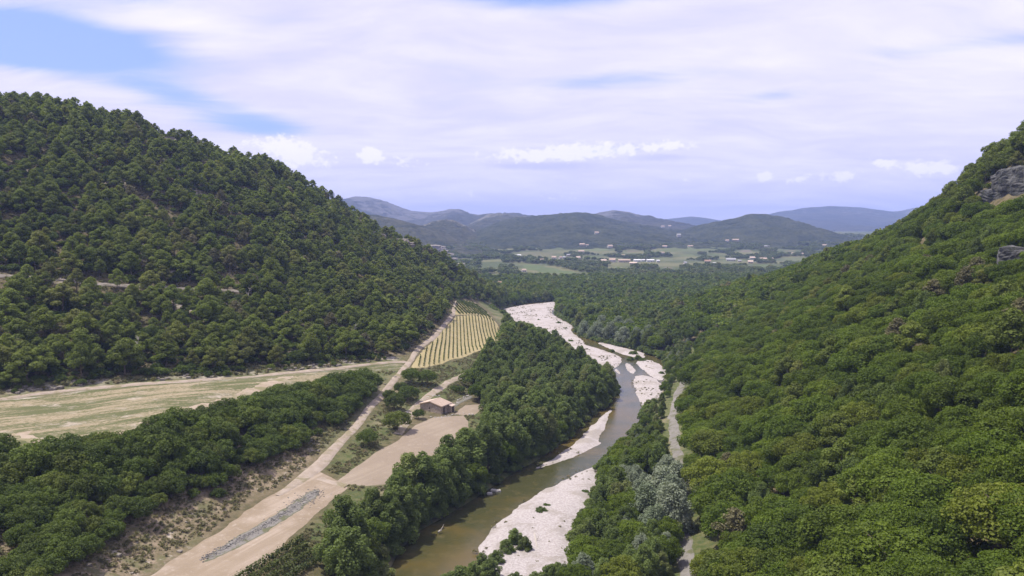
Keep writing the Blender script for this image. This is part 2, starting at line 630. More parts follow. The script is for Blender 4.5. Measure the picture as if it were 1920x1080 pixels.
def soil_mat(name, c0, c1, c2=None, scale=0.25, grass=None, gamt=0.5, streak=None, bd=0.12, edge_grass=0.0):
    m, t = new_mat(name)
    g = t.n('ShaderNodeNewGeometry').outputs['Position']
    n_ = t.noise(g, scale, 6, .6)
    f_ = t.noise(g, scale * 6, 5, .65)
    c = t.mix(t.ramp(n_, .35, .65), c0, c1)
    if c2:
        c = t.mix(t.ramp(f_, .52, .72, 0, .7), c, c2)
    if streak:
        ang, sc = streak
        s_ = t.noise(t.along(g, ang, .03, sc), 1.0, 6, .65)
        c = t.mix(t.ramp(s_, .42, .62, 0, .75), c, c1 if not grass else grass)
    elif grass:
        gn = t.noise(g, scale * .6, 6, .65, .5)
        c = t.mix(t.ramp(gn, .62 - gamt * .25, .72 - gamt * .2, 0, .85), c, grass)
    if edge_grass:
        ed = t.n('ShaderNodeAttribute', attribute_name='edge').outputs['Fac']
        k = t.m('ADD', ed, t.m('MULTIPLY', t.m('SUBTRACT', f_, .5), edge_grass * 1.6))
        c = t.mix(t.ramp(k, edge_grass, 0.0, 0, .75), c, grass or (.10, .12, .04))
    finish(t, c, .97, t.noise(g, scale * 14, 5, .7), bd)
    return m


GRASS = (.095, .125, .034)
DRY = (.26, .215, .125)
MT = {}
MT['track'] = soil_mat('track_dirt', (0.320, 0.268, 0.220), (0.256, 0.210, 0.164), (0.368, 0.320, 0.272), .3, edge_grass=.2, grass=(0.192, 0.168, 0.096))
MT['clearing'] = soil_mat('clearing_dirt', (.305, .25, .195), (.225, .178, .125), (.36, .31, .255), .12, streak=(R(70), .55))
MT['field'] = soil_mat('ploughed_soil', (0.267, 0.220, 0.167), (0.229, 0.185, 0.139), (0.297, 0.251, 0.198), .08, streak=(R(63), .7), bd=.2)
m, t = new_mat('terrace_soil')
g_ = t.n('ShaderNodeNewGeometry').outputs['Position']
s1 = t.noise(t.along(g_, R(43), .03, .20), 1.0, 6, .65, .3)
f1 = t.noise(g_, 1.1, 6, .72)
f2 = t.noise(g_, .12, 5, .6)
c = t.mix(t.ramp(f1, .38, .62), (0.288, 0.240, 0.164), (0.216, 0.180, 0.108))
c = t.mix(t.ramp(t.m('ADD', t.m('MULTIPLY', s1, .7), t.m('MULTIPLY', f1, .3)), .44, .545, 0, .90), c, (.080, .092, .034))
c = t.mix(t.ramp(t.m('ADD', t.m('MULTIPLY', f2, .65), t.m('MULTIPLY', f1, .35)), .55, .64, 0, .9), c, (0.344, 0.296, 0.240))
c = t.mix(t.ramp(t.noise(g_, 2.2, 3, .5), .70, .74, 0, .8), c, (0.440, 0.400, 0.352))
finish(t, c, .97, f1, .3)
MT['terrace'] = m
MT['pale'] = soil_mat('pale_soil', (0.320, 0.264, 0.204), (0.268, 0.216, 0.156), (0.360, 0.312, 0.256), .2, edge_grass=1.0, grass=(0.160, 0.152, 0.072))
MT['vine_soil'] = soil_mat('vineyard_soil', (0.307, 0.258, 0.139), (0.264, 0.223, 0.110), (0.342, 0.293, 0.178), .09)
m, t = new_mat('river_gravel')
g_ = t.n('ShaderNodeNewGeometry').outputs['Position']
f1 = t.noise(g_, 1.6, 6, .75)
f2 = t.noise(g_, .10, 6, .65, .6)
c = t.mix(t.ramp(f1, .36, .64), (0.288, 0.256, 0.244), (0.424, 0.392, 0.380))
c = t.mix(t.ramp(f2, .48, .60, 0, .8), c, (0.264, 0.236, 0.208))
vo = t.n('ShaderNodeTexVoronoi', {'Vector': g_, 'Scale': 1.3})
c = t.mix(t.ramp(vo.outputs['Distance'], .10, .22, .55, 0), c, (0.512, 0.488, 0.472))
ed = t.n('ShaderNodeAttribute', attribute_name='edge').outputs['Fac']
c = t.mix(t.ramp(t.m('ADD', ed, t.m('MULTIPLY', f2, .8)), .55, 1.5, .8, 0), c, (0.136, 0.116, 0.084))
finish(t, c, .95, f1, .3)
MT['gravel'] = m
MT['path'] = soil_mat('gravel_path', (.20, .187, .17), (.16, .15, .135), (.24, .228, .21), .4, edge_grass=.5, grass=(.10, .105, .05))


def terrain_material():
    m, t = new_mat('terrain_ground')
    g = t.n('ShaderNodeNewGeometry').outputs['Position']
    n_ = t.noise(g, .05, 6, .6)
    f_ = t.noise(g, .5, 6, .65)
    floor = t.mix(t.ramp(f_, .35, .65), (.072, .066, .032), (.13, .105, .06))
    floor = t.mix(t.ramp(n_, .58, .72, 0, .6), floor, (.24, .20, .14))

    def a(nm):
        return t.n('ShaderNodeAttribute', attribute_name=nm).outputs['Fac']
    scrub = t.mix(t.ramp(t.noise(g, .45, 7, .75), .36, .62), (.235, .185, .13), (.125, .105, .06))
    scrub = t.mix(t.ramp(t.noise(g, .16, 5, .7), .50, .62, 0, .75), scrub, (.10, .105, .045))
    scrub = t.mix(t.ramp(t.noise(g, .33, 6, .72, .4), .56, .68, 0, .8), scrub, (.36, .32, .27))
    c = t.mix(a('scrub'), floor, scrub)
    gr = t.mix(t.ramp(f_, .35, .65), (.060, .080, .026), (.115, .115, .050))
    gr = t.mix(t.ramp(n_, .50, .66, 0, .7), gr, (.21, .18, .115))
    c = t.mix(a('grass'), c, gr)
    rk = t.mix(t.ramp(t.noise(g, .35, 7, .72), .42, .62), (.40, .36, .31), (.16, .14, .09))
    c = t.mix(a('rock'), c, rk)
    farc = t.mix(t.ramp(t.noise(g, .006, 5, .6), .40, .60), (.062, .078, .032), (.12, .12, .055))
    c = t.mix(a('far'), c, farc)
    finish(t, c, .97, f_, .5)
    return m
# ------------------------------------------------------------------ ground sheets (outlines)
track_px = [(255, 1095), (330, 1055), (440, 985), (520, 930), (575, 893), (610, 862), (645, 822), (682, 780), (720, 735), (755, 695), (775, 668), (800, 640), (832, 612), (848, 592), (852, 576), (858, 565)]
TRACK = hits(track_px)
TERR_ROAD = hits([(-60, 762), (0, 748), (90, 736), (180, 727), (300, 718), (400, 712), (480, 706), (560, 698), (640, 690), (700, 682), (760, 678)])
PATH = hits([(1292, 1100), (1288, 1060), (1282, 1010), (1279, 960), (1275, 905), (1268, 850), (1262, 800), (1262, 770), (1272, 735), (1288, 700), (1300, 678), (1308, 655), (1314, 640)])
LOW_TRACK = hits([(876, 700), (845, 715), (815, 735), (790, 752), (765, 775), (757, 800), (745, 815)])
LOW_TRACK2 = hits([(832, 775), (850, 762), (866, 752), (884, 744)])

CLEARING = hits([(262, 1090), (330, 1046), (420, 990), (500, 935), (560, 898), (600, 885), (640, 905), (652, 915), (600, 960), (568, 990), (520, 1030), (448, 1090)])
FIELD = hits([(630, 905), (660, 880), (700, 852), (745, 826), (780, 797), (815, 782), (868, 779), (878, 790), (880, 830), (860, 860), (800, 890), (740, 905), (680, 912)])
PATCH = hits([(852, 776), (872, 760), (905, 758), (908, 765), (890, 778), (870, 779)])
TERRACE = hits([(-60, 768), (0, 752), (180, 731), (300, 722), (420, 714), (520, 706), (640, 697), (720, 686), (755, 682), (748, 690), (690, 694), (640, 705), (560, 728), (520, 745), (450, 757), (400, 775), (340, 800), (240, 815), (120, 822), (40, 822), (-60, 830)])
TERR_SPUR = hits([(10, 815), (60, 803), (100, 830), (128, 842), (112, 855), (70, 838), (20, 825)])
BARE_STRIP = hits([(235, 800), (330, 765), (420, 740), (520, 706), (560, 704), (545, 722), (450, 752), (360, 790), (280, 806)])
VINE_LOW = hits([(770, 690), (782, 672), (800, 650), (826, 622), (845, 605), (855, 593), (880, 591), (915, 594), (926, 601), (936, 618), (941, 630), (934, 641), (918, 650), (890, 660), (862, 672), (830, 682), (800, 689)])
VINE_UP = hits([(854, 590), (850, 578), (855, 563), (866, 563), (888, 567), (900, 575), (913, 585), (924, 598), (900, 592), (878, 590)])
VINE_EDGE = hits([(886, 566), (896, 568), (900, 578), (920, 594), (928, 602), (918, 598), (898, 580), (888, 574)])
GRAVEL = {
    'near': [(905, 1000), (940, 970), (985, 935), (1040, 905), (1090, 880), (1125, 868), (1130, 900), (1115, 940), (1070, 985), (1085, 1030), (1060, 1100), (930, 1110), (880, 1060)],
    'left': [(965, 893), (1000, 878), (1055, 845), (1090, 815), (1120, 785), (1148, 762), (1152, 768), (1140, 795), (1125, 825), (1135, 832), (1075, 860), (1020, 878)],
    'mid': [(1180, 705), (1212, 702), (1243, 714), (1245, 743), (1227, 764), (1203, 770), (1191, 745)],
    'islet': [(1165, 681), (1180, 680), (1193, 690), (1195, 701), (1180, 701)],
    'right': [(1184, 678), (1212, 672), (1249, 685), (1252, 710), (1241, 717), (1222, 708), (1200, 692)],
    'upper': [(1072, 642), (1100, 646), (1130, 655), (1162, 666), (1174, 675), (1160, 688), (1148, 696), (1125, 690), (1098, 676), (1075, 660)],
    'strip': [(1112, 641), (1140, 643), (1175, 653), (1207, 660), (1218, 672), (1190, 673), (1155, 661)],
    'small': [(1148, 690), (1162, 692), (1168, 700), (1158, 704)],
    'far': [(925, 588), (948, 577), (985, 571), (1035, 566), (1044, 565), (1042, 578), (1035, 586), (1044, 594), (1064, 603), (1080, 614), (1068, 619), (1085, 630), (1104, 645), (1096, 664), (1060, 652), (1018, 636), (980, 618), (950, 600)],
}
GRAVEL = {k: [at(*p, 0)[:2] for p in v] for k, v in GRAVEL.items()}
BARE = [CLEARING, FIELD, PATCH, TERRACE, TERR_SPUR, VINE_LOW, VINE_UP, BED]

# ------------------------------------------------------------------ the ground itself
me = mesh_np('ground', np.stack([MX, MY, GZ], -1).reshape(-1, 3), grid_faces(len(GY), len(GX)))
fx_, fy_ = MX.ravel(), MY.ravel()
zz0 = GZ.ravel()
near = fy_ < 1000
scrub_poly = hits([(-80, 845), (110, 850), (300, 815), (450, 765), (560, 735), (690, 700), (760, 690), (700, 752), (640, 812), (580, 880), (470, 935), (265, 1090), (-80, 1130)])
grass_poly1 = hits([(690, 700), (755, 694), (715, 735), (660, 795), (600, 850), (600, 800), (650, 740)])
grass_poly2 = hits([(640, 895), (612, 880), (625, 855), (700, 780), (765, 694), (860, 676), (935, 642), (944, 622), (925, 592), (895, 562), (925, 566), (965, 620), (950, 660), (905, 700), (880, 740), (760, 790), (700, 850)])
grass_poly3 = hits([(-70, 860), (-70, 730), (760, 670), (755, 692), (450, 770), (100, 860)])


grass_poly4 = hits([(640, 905), (880, 770), (925, 760), (930, 850), (880, 900), (700, 985), (600, 1050), (520, 1080), (575, 990), (650, 918)])


def zone(poly, soft):
    o = np.zeros(len(fx_))
    P = np.array(poly)
    k = near & (fx_ > P[:, 0].min() - 12) & (fx_ < P[:, 0].max() + 12) & (fy_ > P[:, 1].min() - 12) & (fy_ < P[:, 1].max() + 12)
    o[k] = sstep(sdpoly(fx_[k], fy_[k], poly), -soft, soft)
    return o


attr(me, 'scrub', zone(scrub_poly, 3))
gr_ = np.clip(zone(grass_poly1, 3) + zone(grass_poly2, 3) + zone(grass_poly4, 3) + zone(grass_poly3, 5) * .8, 0, 1)
rk = np.zeros(len(fx_))
dfoot = dline(fx_, fy_, TERR_ROAD)
above = near & (dfoot < 9) & (dfoot > 2.4) & (zz0 > 15)
rk[above] = (sstep(vnoise(fx_[above], fy_[above], 7, 40, 3), .0, .5))
# bare stony strip along the old terrace wall on the pine hill, and patches between the pines
hk = near & (zz0 > 30) & (fx_ < 0)
rk[hk] = np.maximum(rk[hk], sstep(vnoise(fx_[hk], fy_[hk], 16, 41, 3), .32, .55) * .8)
bk = near & (fy_ < 900) & (abs(fx_) < 150)
sb = sdpoly(fx_[bk], fy_[bk], BED)
rv = np.zeros(len(fx_))
rv[bk] = np.maximum(sstep(sb, -14, -4), 1 - sstep(dline(fx_[bk], fy_[bk], PATH), 5, 9))
attr(me, 'grass', np.maximum(gr_, rv))
attr(me, 'rock', rk)
attr(me, 'far', sstep(fy_, 900, 1100))
me.validate()
ground = link('ground', me, mat=terrain_material())
tag(ground, 'valley ground with wooded slopes either side of the river', kind='structure')

# ------------------------------------------------------------------ river
m, t = new_mat('river_water')
g = t.n('ShaderNodeNewGeometry').outputs['Position']
q = t.noise(g, .035, 4, .5, .4)
c = t.mix(t.ramp(q, .38, .62), (.088, .066, .020), (.046, .047, .019))
c = t.mix(t.ramp(t.noise(g, .25, 5, .6), .5, .75, 0, .5), c, (.115, .09, .038))
rp = t.n('ShaderNodeMapping', {'Vector': g, 'Rotation': (0, 0, R(-35)), 'Scale': (.8, 1.6, 1)})
finish(t, c, .10, t.noise(rp.outputs[0], 1.2, 4, .6), .05, spec=.35, IOR=1.33)
MT['water'] = m
pts = smooth_line(BED, 1, True)
P = np.array(BED)
river = sheet('river', pts, 6, lambda x, y, d: np.zeros(len(x)), MT['water'], inner=14)
tag(river, 'shallow olive brown river winding between pale gravel bars', kind='structure')
for k, poly in GRAVEL.items():
    far = k in ('far',)
    stp = {'near': .8, 'left': .8}.get(k, 1.4 if far else 1.0)
    pl = wobble(resample(smooth_line(poly, 1, True), stp, True), .9 if not far else 1.5, 5, 20)
    H = .75 if k in ('near', 'left') else .5
    o = sheet('gravel_bar', pl, stp, lambda x, y, d: -.06 + H * sstep(d, 0, 5) + (.05 * vnoise(x, y, 3.2, 31, 3) + .16 * vnoise(x, y, 20, 32, 3)) * sstep(d, 0, 3), MT['gravel'])
    words_ = {'near': 'broad pale gravel bar on the near bend beside the silver trees', 'left': 'narrow pale gravel strip under the left bank wood',
              'mid': 'triangular white gravel bar beside the grey reach of river', 'islet': 'small white gravel islet in midstream', 'right': 'pale gravel bar against the right bank with a drift log',
              'upper': 'white gravel bar curving left of the thin upper channel', 'strip': 'thin pale gravel strip below the dark riverside wood', 'small': 'tiny gravel spit at the tip of the left wood',
              'far': 'wide pale gravel bed where the river leaves the far bend'}[k]
    tag(o, words_, kind='structure')

# ------------------------------------------------------------------ tracks, fields, bare ground
tag(sheet('dirt_clearing', wobble(resample(CLEARING, 1.2, True), .8, 6, 3), 1.2, drape(.10, .08, 1.0), MT['clearing'], 2.0), 'bare tan dirt clearing at the foot of the scrub slope', kind='structure')
tag(sheet('ploughed_field', wobble(resample(FIELD, 1.5, True), .5, 8, 4), 1.5, drape(.09, .07, 1.0), MT['field'], 2.2), 'pale ploughed field in front of the stone hut', kind='structure')
tag(sheet('ploughed_field', wobble(resample(PATCH, 1.2, True), .4, 6, 6), 1.2, drape(.09, .07, 1.0), MT['field'], 1.8), 'small bare plot right of the stone hut', kind='structure')
tag(sheet('dirt_terrace', wobble(resample(TERRACE, 1.5, True), 1.4, 7, 5), 1.5, drape(.09, .07, 1.2), MT['terrace'], 2.2), 'dry grassy terrace below the pine hill', kind='structure')
tag(sheet('dirt_terrace', wobble(resample(TERR_SPUR, 1.2, True), 1.0, 5, 7), 1.2, drape(.19, .4, 1.5), MT['pale'], 2.0), 'bare pale spur of earth at the left end of the terrace', kind='structure')
tag(sheet('dirt_terrace', wobble(resample(BARE_STRIP, 1.2, True), 1.2, 5, 8), 1.2, drape(.17, .4, 1.5), MT['pale'], 2.0), 'bare pale earth strip along the terrace edge behind the dark bushes', kind='structure')
tag(sheet('vineyard_soil', wobble(resample(VINE_LOW, 1.5, True), .6, 7, 9), 1.5, drape(.10, .08, 1.2), MT['vine_soil'], 2.4), 'straw coloured vineyard ground beside the track', kind='structure')
tag(sheet('vineyard_soil', wobble(resample(VINE_UP, 2, True), .6, 7, 10), 2, drape(.12, .10, 1.2), MT['vine_soil'], 3.0), 'upper vineyard ground at the end of the spur', kind='structure')
tag(sheet('vineyard_soil', wobble(resample(VINE_EDGE, 2, True), .6, 7, 12), 2, drape(.20, .4, 1.2), MT['pale'], 3.0), 'pale headland strip on the right edge of the vineyard', kind='structure')
tag(ribbon('dirt_track', TRACK[3:], 4.6, MT['track'], .22, wfun=([0, .03, .06, .1, .5, 1], [1.5, 4.0, 4.0, 2.9, 2.9, 3.2]), seed=1), 'pale dirt track climbing from the clearing past the vineyard', kind='structure')
tag(ribbon('dirt_track', TERR_ROAD, 3.3, MT['track'], .26, jitter=.9, seed=2), 'pale stony track along the foot of the pine hill', kind='structure')
tag(ribbon('gravel_path', PATH, 3.9, MT['path'], .16, jitter=.8, seed=3), 'grey path between the river wood and the right hand slope', kind='structure')
tag(ribbon('dirt_track', LOW_TRACK, 3.6, MT['track'], .18, jitter=.7, seed=4), 'lower dirt track curving behind the stone hut', kind='structure')
tag(ribbon('dirt_track', LOW_TRACK2, 2.2, MT['path'], .18, jitter=.6, seed=5), 'stony footpath running from the hut to the dark tree', kind='structure')
SPURPT = hits([(598, 897), (620, 905), (650, 912)])
tag(ribbon('dirt_track', SPURPT, 3.4, MT['track'], .2, jitter=.4, seed=6), 'short track spur turning into the ploughed field', kind='structure')

# ------------------------------------------------------------------ distant hills
def hill_material(name, c0, c1, rockc, rock_amt, scale):
    m, t = new_mat(name)
    g = t.n('ShaderNodeNewGeometry').outputs['Position']
    n_ = t.noise(g, scale, 6, .62)
    f_ = t.noise(g, scale * 9, 5, .65)
    c = t.mix(t.ramp(t.m('ADD', t.m('MULTIPLY', n_, .5), t.m('MULTIPLY', f_, .5)), .40, .60), c0, c1)
    at_ = t.n('ShaderNodeAttribute', attribute_name='rock').outputs['Fac']
    rn = t.noise(g, scale * 4, 6, .7, .6)
    c = t.mix(t.ramp(t.m('ADD', rn, t.m('MULTIPLY', at_, .35)), .66 - rock_amt, .74 - rock_amt, 0, .85), c, rockc)
    finish(t, c, .98, f_, 5.0)
    return m


MT['hill'] = hill_material('hill_forest', (.016, .024, .010), (.046, .052, .022), (.22, .20, .16), -.09, .012)
MT['hill2'] = hill_material('hill_scrub', (.020, .026, .012), (.056, .056, .028), (.15, .14, .12), -.10, .010)
MT['mount'] = hill_material('mountain_slope', (.020, .025, .015), (.050, .050, .030), (.115, .11, .105), -.10, .004)


def hill(name, label, sky_px, dist, base_z, depth, mat, res, rough, seed, rock=0.0, gully=0.25, back=0.8, bump_top=0.0, skew=0.0):
    P = [aty(u, v, dist + skew * (u - 960)) for u, v in sky_px]
    xs_ = np.array([p[0] for p in P])
    ys_ = np.array([p[1] for p in P])
    hs = np.array([p[2] for p in P])
    nx_ = int((xs_[-1] - xs_[0]) / res) + 2
    gx = np.linspace(xs_[0], xs_[-1], nx_)
    # smooth crest
    H = np.interp(gx, xs_, hs)
    kk = max(1, int(nx_ / len(P) * .35))
    Hs = np.convolve(np.pad(H, kk, 'edge'), np.ones(2 * kk + 1) / (2 * kk + 1), 'valid')
    Y0 = np.interp(gx, xs_, ys_)
    tt = np.concatenate([np.linspace(-1, 0, max(12, int(depth / res))), np.linspace(0, back, max(6, int(depth * back / res / 2.5)))[1:]])
    X, T_ = np.meshgrid(gx, tt)
    Hh = np.tile(Hs, (len(tt), 1))
    Y = np.tile(Y0, (len(tt), 1)) + T_ * depth
    prof = np.where(T_ < 0, (1 + T_) ** 1.15, (1 - T_ / (back + .01)) ** 1.2)
    gl = vnoise(X, Y * .45, depth * .42, seed, 4)
    mid = 4 * np.clip(prof, 0, 1) * (1 - np.clip(prof, 0, 1))
    fl_ = far_h(X, Y) - 1.5
    Z = fl_ + (Hh - fl_) * np.clip(prof + gully * gl * mid, -.05, 1.2)
    Z = Z + vnoise(X, Y, res * 3.2, seed + 7, 3) * rough * (.35 + .65 * (abs(T_) > .04))
    Z = Z - 25 * ((T_ <= -.999) | (T_ >= back - 1e-6))
    me = mesh_np(name, np.stack([X, Y, Z], -1).reshape(-1, 3), grid_faces(len(tt), nx_))
    attr(me, 'rock', np.clip(rock * (np.clip(prof, 0, 1) ** 2 + .5 * vnoise(X, Y, depth * .2, seed + 9, 3)), 0, 1))
    o = link(name, me, mat=mat)
    tag(o, label, kind='structure')
    return o


hill('hill', 'dark wooded hill in the middle of the valley', [(780, 462), (840, 448), (880, 436), (910, 426), (940, 414), (962, 408), (1010, 404), (1050, 401), (1080, 398), (1105, 399), (1125, 403), (1145, 410), (1175, 415), (1200, 421), (1240, 428), (1290, 434), (1340, 442), (1400, 452), (1440, 462)], 3000, 48, 1000, MT['hill'], 6.5, 8, 21, .3, .55)
hill('hill', 'rounded dark hill at the right end of the valley', [(1240, 448), (1280, 434), (1302, 424), (1340, 416), (1380, 409), (1392, 404), (1410, 401), (1440, 402), (1468, 407), (1490, 415), (1510, 425), (1530, 437), (1548, 450), (1566, 462), (1580, 470)], 2750, 40, 620, MT['hill'], 6, 8, 33, .25, .42)
hill('hill', 'low green shoulder rising behind the pine spur', [(600, 402), (650, 400), (700, 402), (740, 410), (780, 420), (820, 432), (860, 446), (900, 458), (930, 464)], 2300, 30, 600, MT['hill2'], 6, 7.0, 45, .5, .45)
hill('hill', 'grey green knoll with pale rock scars', [(760, 440), (790, 424), (815, 414), (838, 411), (858, 416), (880, 426), (905, 440), (930, 452)], 2700, 40, 560, MT['hill2'], 6, 8, 57, .9, .55)
hill('hill', 'craggy hill with a pale quarry scar left of the wooded hill', [(860, 440), (885, 420), (902, 408), (918, 401), (942, 400), (965, 404), (990, 406), (1010, 410), (1040, 420), (1080, 440)], 3700, 60, 750, MT['hill2'], 9, 10, 63, 1.0, .6)
hill('mountain', 'pale rocked peak showing behind the wooded hill', [(1080, 412), (1105, 404), (1130, 397), (1150, 394), (1175, 397), (1190, 401), (1215, 405), (1240, 413), (1270, 420), (1330, 436)], 4100, 60, 800, MT['mount'], 10, 11, 71, 1.0, .5)
hill('mountain', 'long blue grey mountain with a rounded summit on the left', [(560, 400), (600, 388), (640, 373), (660, 369), (680, 368), (700, 372), (725, 378), (745, 386), (770, 395), (792, 398), (815, 398), (835, 394), (850, 391), (865, 393), (880, 400), (900, 404), (918, 402), (940, 401), (965, 402), (990, 405), (1040, 415), (1100, 430)], 5000, 60, 1500, MT['mount'], 13, 15, 83, 1.0, .6)
hill('mountain', 'faint blue ridge far off between two hills', [(1180, 432), (1230, 415), (1250, 411), (1275, 408), (1300, 406), (1325, 409), (1350, 413), (1380, 420), (1430, 434)], 7200, 70, 1500, MT['mount'], 26, 10, 91, .5, .35)
hill('mountain', 'broad blue mountain far off on the right', [(1380, 425), (1430, 405), (1460, 397), (1485, 394), (1510, 389), (1540, 388), (1560, 386), (1580, 388), (1610, 388), (1640, 392), (1675, 397), (1700, 393), (1730, 386), (1770, 380), (1830, 372), (1920, 362)], 7000, 70, 2300, MT['mount'], 26, 12, 97, .8, .4)
hill('hill', 'low blue wooded rise at the mouth of the right side valley', [(1520, 472), (1560, 462), (1600, 452), (1640, 446), (1700, 440), (1800, 432)], 4200, 50, 900, MT['hill'], 16, 6, 103, .2, .3)

# ------------------------------------------------------------------ air
HZ = dict(x=(GX[0] - 60, GX[-1] + 60), y=(GY[0] - 60, GY[-1] + 60), z=(GZ.min() - 30, 400))
def box_mesh(name, x, y, z):
    V = [(a, b, c) for a in x for b in y for c in z]
    F = [(0, 1, 3, 2), (4, 6, 7, 5), (0, 4, 5, 1), (2, 3, 7, 6), (0, 2, 6, 4), (1, 5, 7, 3)]
    return mesh_np(name, V, F, False)
hm = bpy.data.materials.new('haze_air')
hm.use_nodes = True
hn = NT(hm.node_tree)
pv = hn.n('ShaderNodeVolumePrincipled', {'Color': (.40, .54, 1.0, 1), 'Density': 1.15e-4, 'Anisotropy': 0.0})
hn.n('ShaderNodeOutputMaterial', {'Volume': pv.outputs[0]})
haze = link('haze', box_mesh('haze', HZ['x'], HZ['y'], HZ['z']), mat=hm)
tag(haze, 'thin blue haze filling the valley air', kind='stuff')
# ------------------------------------------------------------------ foliage materials
def leaf_mat(name, c0, c1, warm, trans=.3, var=.45):
    """leaf colour: varies from tree to tree (object random) and from spray to spray (attribute)"""
    m, t = new_mat(name)
    oi = t.n('ShaderNodeObjectInfo')
    rnd = oi.outputs['Random']
    tint = t.n('ShaderNodeAttribute', attribute_name='tint').outputs['Fac']
    c = t.mix(t.m('ADD', t.m('MULTIPLY', rnd, .7), t.m('MULTIPLY', tint, .3)), c0, c1)
    r2 = t.m('FRACT', t.m('MULTIPLY', rnd, 37.17))
    c = t.mix(t.ramp(r2, .72, 1.0, 0, .75), c, warm)
    r3 = t.m('FRACT', t.m('MULTIPLY', rnd, 91.7))
    br = t.m('ADD', t.m('MULTIPLY', t.m('ADD', t.m('MULTIPLY', tint, .55), t.m('MULTIPLY', r3, .45)), var * 2), 1 - var)
    c = t.v('SCALE', c, br)
    d = t.n('ShaderNodeBsdfPrincipled', {'Base Color': c, 'Roughness': .62, 'Specular IOR Level': .22})
    tr = t.n('ShaderNodeBsdfTranslucent', {'Color': t.v('MULTIPLY', c, (1.25, 1.3, .7))})
    mx = t.n('ShaderNodeMixShader', {0: trans, 1: d.outputs[0], 2: tr.outputs[0]})
    t.n('ShaderNodeOutputMaterial', {'Surface': mx.outputs[0]})
    return m


LF = {
    'pine': leaf_mat('pine_needles', (.098, .132, .020), (.150, .184, .029), (.165, .172, .044), .38),
    'oak': leaf_mat('oak_leaves', (.070, .110, .010), (.115, .158, .015), (.155, .178, .024), .42),
    'poplar': leaf_mat('poplar_leaves', (.096, .136, .036), (.150, .194, .054), (.19, .205, .08), .42),
    'silver': leaf_mat('silver_leaves', (.17, .205, .135), (.225, .255, .18), (.15, .19, .11), .25, .25),
    'dark': leaf_mat('evergreen_leaves', (.060, .092, .014), (.102, .140, .022), (.13, .158, .028), .32),
    'tuft': leaf_mat('scrub_leaves', (.12, .125, .055), (.20, .18, .10), (.25, .205, .14), .3),
    'vine': leaf_mat('vine_leaves', (.060, .085, .022), (.085, .110, .028), (.10, .12, .03), .25),
    'far': leaf_mat('far_leaves', (.080, .110, .038), (.130, .160, .055), (.165, .168, .082), .28),
    'brown': leaf_mat('browning_needles', (.115, .11, .05), (.15, .138, .068), (.13, .135, .06), .25),
}
bm_, bt = new_mat('bark')
bg_ = bt.n('ShaderNodeNewGeometry').outputs['Position']
finish(bt, bt.mix(bt.noise(bg_, 2.5, 4), (.10, .08, .06), (.19, .16, .13)), .95)
MT['bark'] = bm_
bm_, bt = new_mat('dead_wood')
finish(bt, (.36, .33, .29), .95)
MT['dead'] = bm_


def leaves(lobes, n, size, seed, aspect=1.5, out=.75, up=.25, shell=.72, droop=0.0):
    """n leaf sprays spread over the lobes; lobes: rows of (x, y, z, rx, ry, rz)"""
    g = np.random.default_rng(seed)
    L = np.array(lobes, float)
    wgt = (L[:, 3] * L[:, 4] + L[:, 3] * L[:, 5] + L[:, 4] * L[:, 5])
    k = g.choice(len(L), n, p=wgt / wgt.sum())
    d = g.normal(size=(n, 3))
    d[:, 2] += up * .8
    d /= np.linalg.norm(d, axis=1)[:, None]
    rad = shell + (1.08 - shell) * g.random(n) ** .6
    pos = L[k, :3] + d * L[k, 3:] * rad[:, None]
    nor = d / L[k, 3:] * L[k, 3:].mean(1)[:, None] * out + g.normal(size=(n, 3)) * (1 - out) * .9
    nor[:, 2] += up * .5
    nor /= np.linalg.norm(nor, axis=1)[:, None]
    tg = g.normal(size=(n, 3))
    tg[:, 2] -= droop
    tg -= nor * (tg * nor).sum(1)[:, None]
    tg /= np.linalg.norm(tg, axis=1)[:, None]
    bi = np.cross(nor, tg)
    s = size * (.6 + .8 * g.random(n))[:, None]
    a = tg * s * aspect * .5
    b = bi * s * .5
    bend = nor * s * .18
    V = np.stack([pos - a - bend, pos + b + a * .1, pos + a - bend, pos - b + a * .1], 1).reshape(-1, 3)
    F = np.arange(4 * n).reshape(-1, 4)
    lt = g.random(len(L))
    tint = np.clip(.55 * lt[k] + .45 * g.random(n), 0, 1)
    return V, F, np.repeat(tint, 4)


def tube(pts, radii, sides=6):
    P = np.array(pts, float)
    V, F = [], []
    for i, p in enumerate(P):
        d = P[min(i + 1, len(P) - 1)] - P[max(i - 1, 0)]
        d /= np.linalg.norm(d) + 1e-9
        a = np.cross(d, (0.31, .95, .1))
        a /= np.linalg.norm(a)
        b = np.cross(d, a)
        for s in range(sides):
            q = 2 * math.pi * s / sides
            V.append(p + (a * math.cos(q) + b * math.sin(q)) * radii[i])
    for i in range(len(P) - 1):
        for s in range(sides):
            s2 = (s + 1) % sides
            F.append((i * sides + s, i * sides + s2, (i + 1) * sides + s2, (i + 1) * sides + s))
    return np.array(V), np.array(F)


